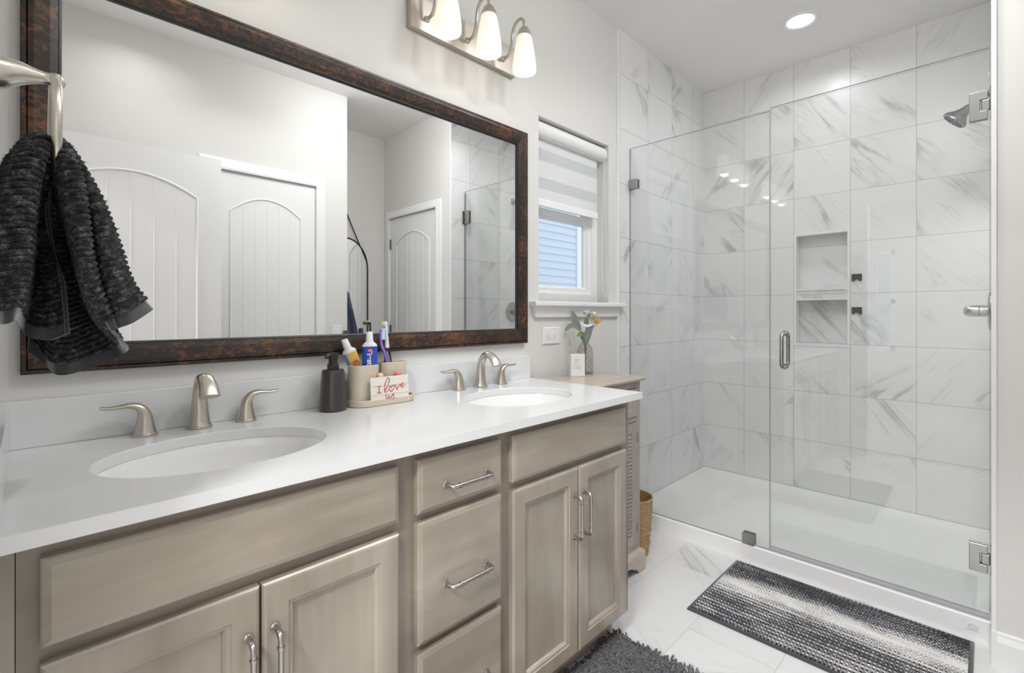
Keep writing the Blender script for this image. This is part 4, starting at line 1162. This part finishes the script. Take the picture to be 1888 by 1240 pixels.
# view-independent bouquet axes: e = along the wall towards the room's right, w = towards the room
def BP(e, w, z): return Vector((VX, VY, VZ)) + Vector((0.60, -0.80, 0))*e + Vector((-0.80, -0.60, 0))*w + Vector((0, 0, z))
def blade(b, pts, wid, bend=0.25):
    pts = smooth_path([tuple(p) for p in pts], 5); n = len(pts); side0 = None; rr_s = []
    for i, p in enumerate(pts):
        p = Vector(p); t = (Vector(pts[min(i+1, n-1)])-Vector(pts[max(i-1, 0)])).normalized()
        s1 = t.cross(Vector((-0.8, -0.6, 0.15))).normalized(); nn = s1.cross(t)
        k = i/(n-1); w = wid*(sin(pi*min(1, k*0.94+0.05))**0.8)+0.0004
        rr_s.append([p-s1*w+nn*w*bend, p-s1*w*0.5+nn*w*bend*0.2+nn*0.0006, p+nn*0.0008, p+s1*w*0.5+nn*w*bend*0.2+nn*0.0006, p+s1*w+nn*w*bend, p+s1*w*0.5+nn*w*bend*0.2-nn*0.0006, p-nn*0.0008, p-s1*w*0.5+nn*w*bend*0.2-nn*0.0006])
    b.loft(rr_s)
def sprig(label, stem, leaves, mat, group='sprigs in the vase'):
    r = thing('leaf_sprig', label, 'leaf', stem[0], group)
    b = MB(); b.tube(smooth_path([tuple(p) for p in stem], 5), 0.0014, 8); b.build('stem', M['stem'], r)
    for pts, w in leaves:
        b = MB(); blade(b, pts, w); b.build('leaf', mat, r, smooth=70)
sprig('tall grey-green leaf leaning up and left at the top of the bouquet', [BP(.004, .002, .012), BP(0, 0, .10), BP(-.010, .004, .17), BP(-.022, .004, .205)], [([BP(-.022, .004, .205), BP(-.040, .006, .235), BP(-.052, .006, .268), BP(-.062, .006, .300)], .0165)], M['sage'])
sprig('long grey-green leaf drooping to the left, lowest on that side', [BP(-.004, .003, .012), BP(-.002, .004, .12), BP(-.012, .006, .185), BP(-.020, .008, .208)], [([BP(-.020, .008, .208), BP(-.045, .010, .226), BP(-.070, .012, .226), BP(-.094, .014, .203)], .0125)], M['sage'])
sprig('small bright green leaf at the neck of the bouquet', [BP(.002, -.004, .012), BP(.002, 0, .12), BP(-.004, .008, .175)], [([BP(-.004, .008, .175), BP(-.020, .012, .190), BP(-.038, .014, .178)], .0095)], M['leafgreen'])
sprig('broad pale leaf standing straight above the vase mouth', [BP(.0, .006, .012), BP(.006, .004, .11), BP(.008, .004, .15)], [([BP(.006, .006, .145), BP(.012, .010, .18), BP(.020, .010, .215), BP(.040, .006, .235)], .0165), ([BP(-.004, .004, .148), BP(-.008, .004, .175), BP(-.016, .004, .20)], .014)], M['sage'])
sprig('blue-green square leaf below the left blossom', [BP(.003, -.003, .012), BP(.0, -.002, .12), BP(.004, -.002, .20), BP(.006, -.002, .225)], [([BP(.004, .0, .222), BP(.006, .002, .243), BP(.008, .002, .266)], .0125), ([BP(.016, -.006, .268), BP(.020, -.006, .28), BP(.024, -.006, .293)], .006)], M['sage'])
sprig('white curled leaf across the middle of the bouquet', [BP(-.003, -.004, .012), BP(.002, .004, .13), BP(.004, .012, .20), BP(.004, .014, .226)], [([BP(-.018, .012, .242), BP(.004, .018, .229), BP(.024, .018, .231), BP(.044, .014, .240)], .006)], M['petal'])
def bloom(label, stem, petal, small=1.0, tip=(0.0, 0.3, 1.0)):
    r = thing('flower_stem', label, 'flower', stem[0], 'blossoms in the vase')
    b = MB(); b.tube(smooth_path([tuple(p) for p in stem], 5), 0.0013, 8); b.build('stem', M['stem'], r)
    c = Vector(stem[-1]); rr2 = random.Random(hash(label) % 1000 if False else len(label))
    b = MB()
    for i in range(40):
        a = rr2.random()*6.28; ph = rr2.uniform(-0.25, 1.2)
        dv = Vector((cos(a)*cos(ph), sin(a)*cos(ph), sin(ph)))
        side = dv.cross(Vector((0, 0, 1))).normalized()
        q0 = c+dv*0.003; q1 = c+dv*0.0135*small; q2 = c+dv*0.0195*small+Vector((0, 0, 0.002))
        b.loft([[q0-side*.001, q0+side*.001, q0+Vector((0, 0, .0006))], [q1-side*.0050*small, q1+side*.0050*small, q1+Vector((0, 0, .0008))], [q2-side*.0006, q2+side*.0006, q2+Vector((0, 0, .0004))]])
    b.build('petals', petal, r, smooth=60)
    b = MB(); rings = []
    for i in range(9):
        ph = -pi/2+pi*i/8
        rings.append([c+Vector((-0.0065, -0.005, 0.001))+Vector((cos(2*pi*j/16)*cos(ph), sin(2*pi*j/16)*cos(ph), sin(ph)))*(0.0068*small+0.0008*((i*7+j*5) % 3)) for j in range(16)])
    b.loft(rings); b.build('center', M['yellow'], r, smooth=60)
bloom('white blossom with yellow center, leftmost of the three flowers', [BP(.002, .002, .012), BP(.002, 0, .13), BP(.008, .004, .23), BP(.008, .006, .283)], M['petal'])
bloom('white blossom with pale center, upper right of the three flowers', [BP(.0, -.002, .012), BP(.004, 0, .13), BP(.022, .0, .22), BP(.043, .002, .276)], M['petal'])
bloom('full yellow blossom at the right, lowest of the three flowers', [BP(-.002, .0, .012), BP(.006, .002, .13), BP(.030, .004, .20), BP(.056, .008, .243)], M['yellow'], 1.25)

bs = thing('block_sign', 'little white block sign with grey lettering in front of the vase', 'sign', (1.78, -0.105, VZ))
A_ = Vector((1.745, -0.101, VZ)); ex = Vector((0.835, -0.55, 0)).normalized(); ey = Vector((0.55, 0.835, 0)).normalized()
mB = frame_m(A_, ex, ey)
b = MB(); b.M = mB; b.box(0, 0.066, 0, 0.030, 0.0001, 0.101); bb = b.build('block', M['pwhite'], bs, smooth=0, bevel=0.0015)
def BL(u, z): return mB @ Vector((u, -0.0004, z))
b = MB()
rr3 = random.Random(5)
for z, u0, u1 in ((.0745, .015, .040), (.0625, .015, .034), (.0500, .015, .040)):
    u_ = u0
    while u_ < u1:
        w = rr3.uniform(.0012, .0024); h = rr3.choice((.0028, .0028, .0042))
        b.tube([BL(u_, z), BL(u_+w*0.2, z+h), BL(u_+w, z+h*0.8), BL(u_+w, z)], 0.00035, 5); u_ += w+.0012
b.tube([BL(.017, .0865), BL(.020, .0895), BL(.023, .0865), BL(.020, .0855), BL(.017, .0865)], 0.0004, 5)
scr = [(.010, .038), (.012, .044), (.0125, .036), (.016, .040), (.018, .044), (.0205, .040), (.019, .036), (.022, .037), (.025, .044), (.0255, .036), (.0285, .043), (.030, .036), (.033, .044), (.0345, .036), (.038, .040), (.040, .044), (.0415, .037), (.039, .028), (.037, .030), (.043, .038), (.048, .050), (.0495, .054)]
b.tube([BL(*p) for p in smooth_path(scr, 4)], 0.0005, 5)
b.build('lettering', M['print'], bb)

# ------------------------------------------------------------------ towel ring and towel
tg = thing('towel_ring', 'satin nickel towel ring on a flared arm from the left wall', 'towel ring', (-0.036, -0.50, 1.496))
arm = [(-0.0358, 1.4930, 0.033), (-0.033, 1.4930, 0.033), (-0.028, 1.4935, 0.0245), (-0.015, 1.4950, 0.0205), (-0.002, 1.4985, 0.0155), (0.010, 1.4995, 0.0112), (0.020, 1.5000, 0.0085), (0.028, 1.5005, 0.0090), (0.034, 1.5005, 0.0098), (0.039, 1.5005, 0.0088), (0.042, 1.5005, 0.0050)]
d = smooth_path(arm, 4)
b = MB(); b.loft([[(x, -0.50+r*0.85*cos(2*pi*j/28), z+r*sin(2*pi*j/28)) for j in range(28)] for x, z, r in d]); b.build('wall_arm', M['satin'], tg, smooth=50)
b = MB(); rc = Vector((0.0305, -0.50, 1.4290)); pts = []; ra = []
n = 56
for j in range(n):
    a = 2*pi*j/n
    pts.append(rc + Vector((0, 0.073*cos(a), 0.0715*sin(a))))
b.tube(pts, 0.0058, 14, closed=True, up=(1, 0, 0)); b.build('ring', M['satin'], tg, smooth=60)

TL=[
 [(0.0270,-0.470,1.3710),(0.0090,-0.440,1.4170),(-0.0180,-0.435,1.3780),(-0.0240,-0.430,1.3070),(-0.0250,-0.430,1.2290),(-0.0240,-0.440,1.1550)],
 [(0.0260,-0.490,1.3670),(0.0130,-0.520,1.4090),(-0.0110,-0.550,1.3630),(-0.0200,-0.560,1.2970),(-0.0200,-0.560,1.2210),(-0.0200,-0.555,1.1540)],
 [(0.0260,-0.510,1.3630),(0.0200,-0.545,1.4030),(0.0000,-0.580,1.3590),(-0.0080,-0.585,1.2880),(-0.0120,-0.585,1.2200),(-0.0140,-0.580,1.1550)],
 [(0.0260,-0.520,1.3610),(0.0240,-0.550,1.3980),(0.0120,-0.570,1.3560),(0.0050,-0.570,1.2920),(0.0010,-0.570,1.2290),(-0.0080,-0.565,1.1590)],
 [(0.0250,-0.510,1.3610),(0.0230,-0.507,1.3990),(0.0120,-0.479,1.3600),(0.0070,-0.455,1.3000),(0.0040,-0.455,1.2290),(-0.0040,-0.455,1.1480)],
 [(0.0250,-0.500,1.3610),(0.0230,-0.476,1.3780),(0.0160,-0.439,1.3360),(0.0130,-0.430,1.2800),(0.0120,-0.435,1.2140),(0.0060,-0.445,1.1320)],
 [(0.0250,-0.490,1.3640),(0.0240,-0.462,1.3740),(0.0210,-0.439,1.3290),(0.0240,-0.440,1.2720),(0.0270,-0.455,1.2140),(0.0270,-0.470,1.1290)],
 [(0.0260,-0.480,1.3660),(0.0260,-0.456,1.3710),(0.0240,-0.439,1.3210),(0.0310,-0.445,1.2560),(0.0400,-0.465,1.2140),(0.0450,-0.480,1.1380)],
]
TR=[
 [(0.0280,-0.440,1.3740),(0.0300,-0.415,1.3760),(0.0290,-0.385,1.3210),(0.0200,-0.375,1.2350),(0.0120,-0.380,1.1740),(0.0060,-0.385,1.1060)],
 [(0.0280,-0.450,1.3720),(0.0310,-0.425,1.3700),(0.0320,-0.390,1.3120),(0.0310,-0.380,1.2260),(0.0260,-0.385,1.1570),(0.0240,-0.390,1.0870)],
 [(0.0280,-0.460,1.3710),(0.0320,-0.445,1.3620),(0.0350,-0.415,1.3010),(0.0380,-0.410,1.2250),(0.0390,-0.415,1.1570),(0.0390,-0.425,1.0720)],
 [(0.0280,-0.460,1.3710),(0.0340,-0.440,1.3590),(0.0430,-0.405,1.2940),(0.0540,-0.390,1.2180),(0.0610,-0.390,1.1560),(0.0720,-0.400,1.0770)],
 [(0.0280,-0.470,1.3700),(0.0350,-0.450,1.3620),(0.0510,-0.410,1.2950),(0.0660,-0.385,1.2190),(0.0840,-0.380,1.1650),(0.1200,-0.380,1.0970)],
 [(0.0280,-0.490,1.3670),(0.0320,-0.500,1.3750),(0.0450,-0.505,1.3070),(0.0600,-0.500,1.2300),(0.0760,-0.490,1.1660),(0.1150,-0.475,1.1150)],
 [(0.0280,-0.520,1.3630),(0.0310,-0.540,1.3980),(0.0400,-0.560,1.3350),(0.0530,-0.565,1.2700),(0.0620,-0.560,1.2030),(0.0910,-0.540,1.1400)],
 [(0.0280,-0.520,1.3630),(0.0340,-0.545,1.4020),(0.0510,-0.570,1.3500),(0.0580,-0.575,1.2840),(0.0660,-0.570,1.2110),(0.0920,-0.550,1.1440)],
 [(0.0280,-0.510,1.3640),(0.0370,-0.520,1.4070),(0.0560,-0.530,1.3550),(0.0640,-0.530,1.2900),(0.0790,-0.540,1.2050),(0.0990,-0.545,1.1470)],
 [(0.0280,-0.510,1.3640),(0.0380,-0.530,1.4020),(0.0630,-0.555,1.3470),(0.0780,-0.560,1.2810),(0.0930,-0.560,1.2050),(0.1120,-0.555,1.1540)],
 [(0.0280,-0.500,1.3650),(0.0400,-0.510,1.4040),(0.0720,-0.520,1.3460),(0.0930,-0.520,1.2870),(0.1130,-0.520,1.2150),(0.1410,-0.520,1.1730)],
 [(0.0290,-0.480,1.3690),(0.0390,-0.470,1.4140),(0.0710,-0.460,1.3580),(0.0910,-0.460,1.2940),(0.1110,-0.460,1.2180),(0.1360,-0.465,1.1650)],
]
TW = thing('hand_towel', 'dark charcoal ribbed hand towel bunched through the towel ring', 'towel', (0.03, -0.50, 1.37))
mt_, nt, out = new_mat('charcoal ribbed terry'); nb = NB(nt)
p_ = nb.n('ShaderNodeBsdfPrincipled'); nb.l(p_.outputs[0], out.inputs[0])
ov = nb.obj(); nz = nb.noise(ov, 420, 4, 0.7); nz2 = nb.noise(ov, 90, 2, 0.5)
fz = nb.math('MULTIPLY', nz.outputs[0], nz2.outputs[0])
nb.l(nb.ramp(fz, [(0.14, (0.004, 0.004, 0.005)), (0.27, (0.032, 0.031, 0.036)), (0.40, (0.20, 0.19, 0.20))]), p_.inputs['Base Color'])
p_.inputs['Roughness'].default_value = 0.95; p_.inputs['Sheen Weight'].default_value = 0.12; p_.inputs['Specular IOR Level'].default_value = 0.1
nb.l(nb.bump(nz.outputs[0], 0.9, 0.004), p_.inputs['Normal'])
M['terry'] = mt_
def towel_sheet(cols, name, ku=18, kv=60):
    rows = [smooth_path(c, kv) for c in cols]            # down each column
    m = len(rows[0])
    grid = []
    for i in range(m):
        grid.append(smooth_path([r[i] for r in rows], ku))   # across
    nu = len(grid[0])
    # arc length down every column, normals by differences
    P = [[Vector(p) for p in g] for g in grid]
    arc = [[0.0]*nu for _ in range(m)]
    for i in range(1, m):
        for j in range(nu): arc[i][j] = arc[i-1][j] + (P[i][j]-P[i-1][j]).length
    tot = arc[-1]
    pitch = 0.0084; hemw = 0.017
    def normal(i, j):
        a = P[min(i+1, m-1)][j]-P[max(i-1, 0)][j]; c = P[i][min(j+1, nu-1)]-P[i][max(j-1, 0)]
        n_ = c.cross(a)
        return n_.normalized() if n_.length > 1e-9 else Vector((0, -1, 0))
    b = MB(); F = []; Bk = []; hf = []; hb = []
    th = 0.0032
    for i in range(m):
        rf, rb = [], []
        for j in range(nu):
            n_ = normal(i, j); fromend = tot[j]-arc[i][j]
            k = 1.0 if fromend > hemw else 0.0
            ph = fromend/pitch + 0.35*mnoise.noise(P[i][j]*14)
            rib = sqrt(abs(sin(pi*ph)))
            fz_ = mnoise.noise(P[i][j]*170)*0.0016 + mnoise.noise(P[i][j]*380)*0.0013
            h = k*(0.0050*rib + fz_)
            q = P[i][j] + n_*(th*0.5+h); q2 = P[i][j] - n_*(th*0.5+h)
            for w_ in (q, q2):
                w_.x = max(w_.x, -0.0288)
            rf.append(q); rb.append(q2)
        F.append(rf); Bk.append(rb)
    def sheet(G, idx):
        vs = [q for r in G for q in r]; fs = []
        mm = len(G)
        for i in range(mm-1):
            for j in range(nu-1): fs.append((i*nu+j, i*nu+j+1, (i+1)*nu+j+1, (i+1)*nu+j))
        return vs, fs
    # closed shell
    vs = [q for r in F for q in r] + [q for r in Bk for q in r]; off = m*nu; fs = []; hm = []
    for i in range(m-1):
        for j in range(nu-1):
            fs.append((i*nu+j, i*nu+j+1, (i+1)*nu+j+1, (i+1)*nu+j)); fs.append((off+i*nu+j, off+(i+1)*nu+j, off+(i+1)*nu+j+1, off+i*nu+j+1))
            hm += [1 if (tot[j]-arc[i][j]) < hemw else 0]*2
    for i in range(m-1):
        for j in (0, nu-1):
            fs.append((i*nu+j, (i+1)*nu+j, off+(i+1)*nu+j, off+i*nu+j)); hm.append(1)
    for j in range(nu-1):
        for i in (0, m-1): fs.append((i*nu+j, i*nu+j+1, off+i*nu+j+1, off+i*nu+j)); hm.append(1)
    def sub(sel):
        used = {}; v2 = []; f2 = []
        for f, h in zip(fs, hm):
            if h != sel: continue
            g = []
            for ix in f:
                if ix not in used: used[ix] = len(v2); v2.append(vs[ix])
                g.append(used[ix])
            f2.append(tuple(g))
        q = MB(); q.add(v2, f2); return q
    body_m = sub(0)
    rt = random.Random(nu*7+m)
    for _ in range(3500):
        i = rt.randrange(2, m-2); j = rt.randrange(1, nu-1)
        fe = tot[j]-arc[i][j]
        if fe < hemw+0.002: continue
        G = F if rt.random() < 0.7 else Bk
        sg = 1 if G is F else -1
        n_ = normal(i, j)*sg; q = G[i][j]
        dv = (n_ + Vector((rt.gauss(0, .5), rt.gauss(0, .5), rt.gauss(-.35, .5)))).normalized()
        L = rt.uniform(.0022, .0048); e = q+dv*L
        if e.x < -0.0285 or q.x < -0.0275: continue
        s1 = dv.orthogonal().normalized(); s2 = dv.cross(s1); r_ = rt.uniform(.0005, .0010)
        body_m.add([q+s1*r_, q-s1*r_*.5+s2*r_*.87, q-s1*r_*.5-s2*r_*.87, e], [(0, 1, 3), (1, 2, 3), (2, 0, 3)])
    body = body_m.build(name, M['terry'], TW, smooth=80)
    sub(1).build('hem', M['hem'], body, smooth=80)
    # selvage cord down both side edges
    for j in (0, nu-1):
        pts = [P[i][j] for i in range(int(m*0.18), m, 4)] + [P[-1][j]]
        q = MB(); q.tube([(max(p.x, -0.0265), p.y, p.z) for p in pts], 0.0030, 8); q.build('selvage', M['hem'], body)
    return body
towel_sheet(TL, 'wall_side_drape')
towel_sheet(TR, 'room_side_drape')

# ------------------------------------------------------------------ bath mat by the shower
BM = thing('bath_mat', 'black and white striped chenille bath mat along the shower curb', 'bath mat', (2.10, -1.00, 0))
mt_, nt, out = new_mat('ombre chenille'); nb = NB(nt)
p_ = nb.n('ShaderNodeBsdfPrincipled'); nb.l(p_.outputs[0], out.inputs[0])
at = nb.n('ShaderNodeAttribute'); at.attribute_name = 'loop_shade'
sepa = nb.n('ShaderNodeSeparateColor'); nb.l(at.outputs['Color'], sepa.inputs[0])
fn = nb.noise(nb.obj(), 500, 3, 0.6)
sh_ = nb.math('ADD', sepa.outputs[0], nb.math('MULTIPLY_ADD', fn.outputs[0], 0.24, -0.12))
nb.l(nb.ramp(sh_, [(0.0, (0.012, 0.012, 0.018)), (0.35, (0.072, 0.073, 0.084)), (0.62, (0.32, 0.31, 0.31)), (1.0, (0.74, 0.72, 0.70))]), p_.inputs['Base Color'])
p_.inputs['Roughness'].default_value = 0.9; p_.inputs['Sheen Weight'].default_value = 0.3
MX0, MX1, MY0, MY1 = 1.838, 2.362, -1.412, -0.602
ang = 0.0
b = MB(); z0 = 0.0008
b.loft([[(MX0+i, MY0+i, z), (MX1-i, MY0+i, z), (MX1-i, MY1-i, z), (MX0+i, MY1-i, z)] for i, z in ((0.004, z0), (0.0, z0+0.002), (0.0, z0+0.006), (0.003, z0+0.0075), (0.014, z0+0.0078))])
b.build('border', M['hem'], BM, smooth=40)
rows_ = 46; b = MB(); cols_ = []
rr4 = random.Random(11)
px = (MX1-MX0-0.026)/rows_
for i in range(rows_):
    xc = MX0+0.013+px*(i+0.5); t = (i+0.5)/rows_            # 0 = vanity edge, 1 = curb edge
    g = 0.88*math.exp(-((t-0.60)/0.15)**2) + (0.34 if t < 0.48 else 0.12)
    alt = (0.26 if t < 0.48 else 0.08)*(1 if i % 2 else -1)*(1-math.exp(-((t-0.60)/0.10)**2))
    g += alt
    ny = 120; vs = []; fs = []; prev = None
    y0, y1 = MY0+0.012, MY1-0.012
    rings = []; shades = []
    ph0 = rr4.random()*6.28
    for k in range(ny*4+1):
        y = y0+(y1-y0)*k/(ny*4); a = 2*pi*k/4
        lp = k//4
        bul = 0.72+0.28*abs(sin(pi*k/4+ph0*0.0))
        wob = 0.0012*sin(k*0.11+ph0)
        r_ = px*0.56*bul
        rings.append([(xc+wob+r_*cos(q), y, z0+0.006+r_*1.35*max(-0.3, sin(q))) for q in [2*pi*j/8 for j in range(8)]])
    base_n = len(b.f)
    b.loft(rings)
    lightside = 0.0
    for k in range(ny*4):
        s0 = g + 0.34*(mnoise.noise(Vector((xc*60, (y0+(y1-y0)*k/(ny*4))*9, 1.7)))) + 0.30*mnoise.noise(Vector((xc*9, (y0+(y1-y0)*k/(ny*4))*3, 7.7)))
        speck = 0.50*(1 if ((k//4+i) % 2 == 0 and rr4.random() < 0.75) else 0)*(0.55+0.45*(1-min(1, g))) - 0.12
        for j in range(8): cols_.append(min(1, max(0, s0+speck)))
    cols_ += [0.2, 0.2]
o = b.build('chenille_rows', mt_, BM, smooth=70)
ca = o.data.attributes.new('loop_shade', 'FLOAT_COLOR', 'CORNER')
arr = [0.0]*(4*len(o.data.loops))
for pi_, poly in enumerate(o.data.polygons):
    c_ = cols_[pi_] if pi_ < len(cols_) else 0.3
    for li in poly.loop_indices:
        arr[4*li] = arr[4*li+1] = arr[4*li+2] = c_; arr[4*li+3] = 1
ca.data.foreach_set('color', arr)
o['kind'] = 'stuff'

# ------------------------------------------------------------------ shaggy rug in front of the vanity
RG = thing('shag_rug', 'dark grey shaggy chenille rug on the floor in front of the vanity', 'rug', (1.14, -0.72, 0))
QX0, QX1, QY0, QY1 = 0.74, 1.512, -0.985, -0.485
b = MB(); b.loft([[(QX0+i, QY0+i, z), (QX1-i, QY0+i, z), (QX1-i, QY1-i, z), (QX0+i, QY1-i, z)] for i, z in ((0.004, 0.0006), (0.0, 0.003), (0.006, 0.006))]); b.build('backing', M['hem'], RG)
mt_ = pbr('grey chenille strands', (0.072, 0.070, 0.075), 0.95, noise_amt=0.5, noise_scale=90, sheen=0.6, bump=0.5, bump_scale=600)
b = MB(); rr5 = random.Random(21)
y = QY0+0.003
while y < QY1:
    x = QX0+0.003
    while x < QX1-0.002:
        bx, by = x+rr5.uniform(-.002, .002), y+rr5.uniform(-.002, .002)
        fl = Vector((mnoise.noise(Vector((bx*9, by*9, 0.3))), mnoise.noise(Vector((bx*9, by*9, 5.3))), 0))*0.020
        lean = fl + Vector((rr5.gauss(0, .0065), rr5.gauss(0, .0065), 0))
        ed = Vector((max(0, (bx-(QX1-.02)))*0.5 - max(0, (QX0+.02-bx))*0.5, -max(0, (QY0+.02-by))*0.5 + max(0, by-(QY1-.02))*0.3, 0)); lean += ed
        h = rr5.uniform(.017, .025)
        p0 = Vector((bx, by, 0.005)); p1 = p0+lean*0.45+Vector((0, 0, h*0.62)); p2 = p0+lean+Vector((0, 0, h*0.92-lean.length*0.25))
        b.tube([p0, p1, p2, p2+(p2-p1)*0.10], [.0030, .0037, .0035, .0016], 6)
        x += 0.0086
    y += 0.0082
o = b.build('shag_pile', mt_, RG, smooth=70); o['kind'] = 'stuff'

# ------------------------------------------------------------------ arched mirror and navy robe in the recess
am = thing('arched_mirror', 'arched black framed mirror on the recess wall, seen in the vanity mirror', 'mirror', (1.90, -2.43, 0.45))
ax0, ax1, zb_, zs_, zt_ = 1.715, 2.100, 0.42, 1.545, 1.800
n = 28
arc = [((ax0+ax1)/2+(ax1-ax0)/2*cos(pi*k/n), zs_+(zt_-zs_)*sin(pi*k/n)) for k in range(n+1)]
loop = [(ax1, zb_)] + arc + [(ax0, zb_)]
b = MB(); b.loft([[(x, -2.4297, z) for x, z in loop], [(x, -2.4130, z) for x, z in loop]]); b.build('mirror_glass', M['mirror'], am, smooth=0)
b = MB(); b.tube([(x, -2.4150, z) for x, z in loop], 0.0075, 8, closed=True, up=(0, 1, 0.01)); b.build('frame', M['darkmetal'], am)
b = MB(); b.tube([(ax1-0.010, -2.4140, zs_+0.070), (1.905, -2.4140, 2.02)], 0.0045, 8); b.tube([(ax0+0.010, -2.4140, zs_+0.070), (1.905, -2.4140, 2.02)], 0.0045, 8); b.build('hanging_strap', M['darkmetal'], am)
b = MB(); b.tube([(1.905, -2.4298, 2.02), (1.905, -2.405, 2.02)], 0.007, 10); b.build('hook', M['darkmetal'], am)
rb = thing('bath_robe', 'navy bath robe hanging on a hook at the end of the closet wall', 'robe', (1.633, -2.12, 1.42))
b = MB(); rings = []
for i in range(31):
    t = i/30; z = 1.415-0.90*t; w = 0.020+0.155*t**0.8; dth = 0.020+0.105*min(1, t*12)+0.155*t**0.75
    ring_ = []
    for j in range(36):
        a = pi*j/35
        k = 1+0.10*sin(j*1.3+t*2)*min(1, t*2)
        ring_.append((1.634+dth*k*sin(a)*0.95, -2.12+w*k*cos(a), z))
    rings.append(ring_)
b.loft(rings); b.build('robe_cloth', M['navy'], rb, smooth=60)
b = MB(); b.tube([(1.6335, -2.12, 1.43), (1.700, -2.12, 1.425), (1.712, -2.12, 1.44)], 0.005, 10); b.build('hook', M['nickel'], rb)
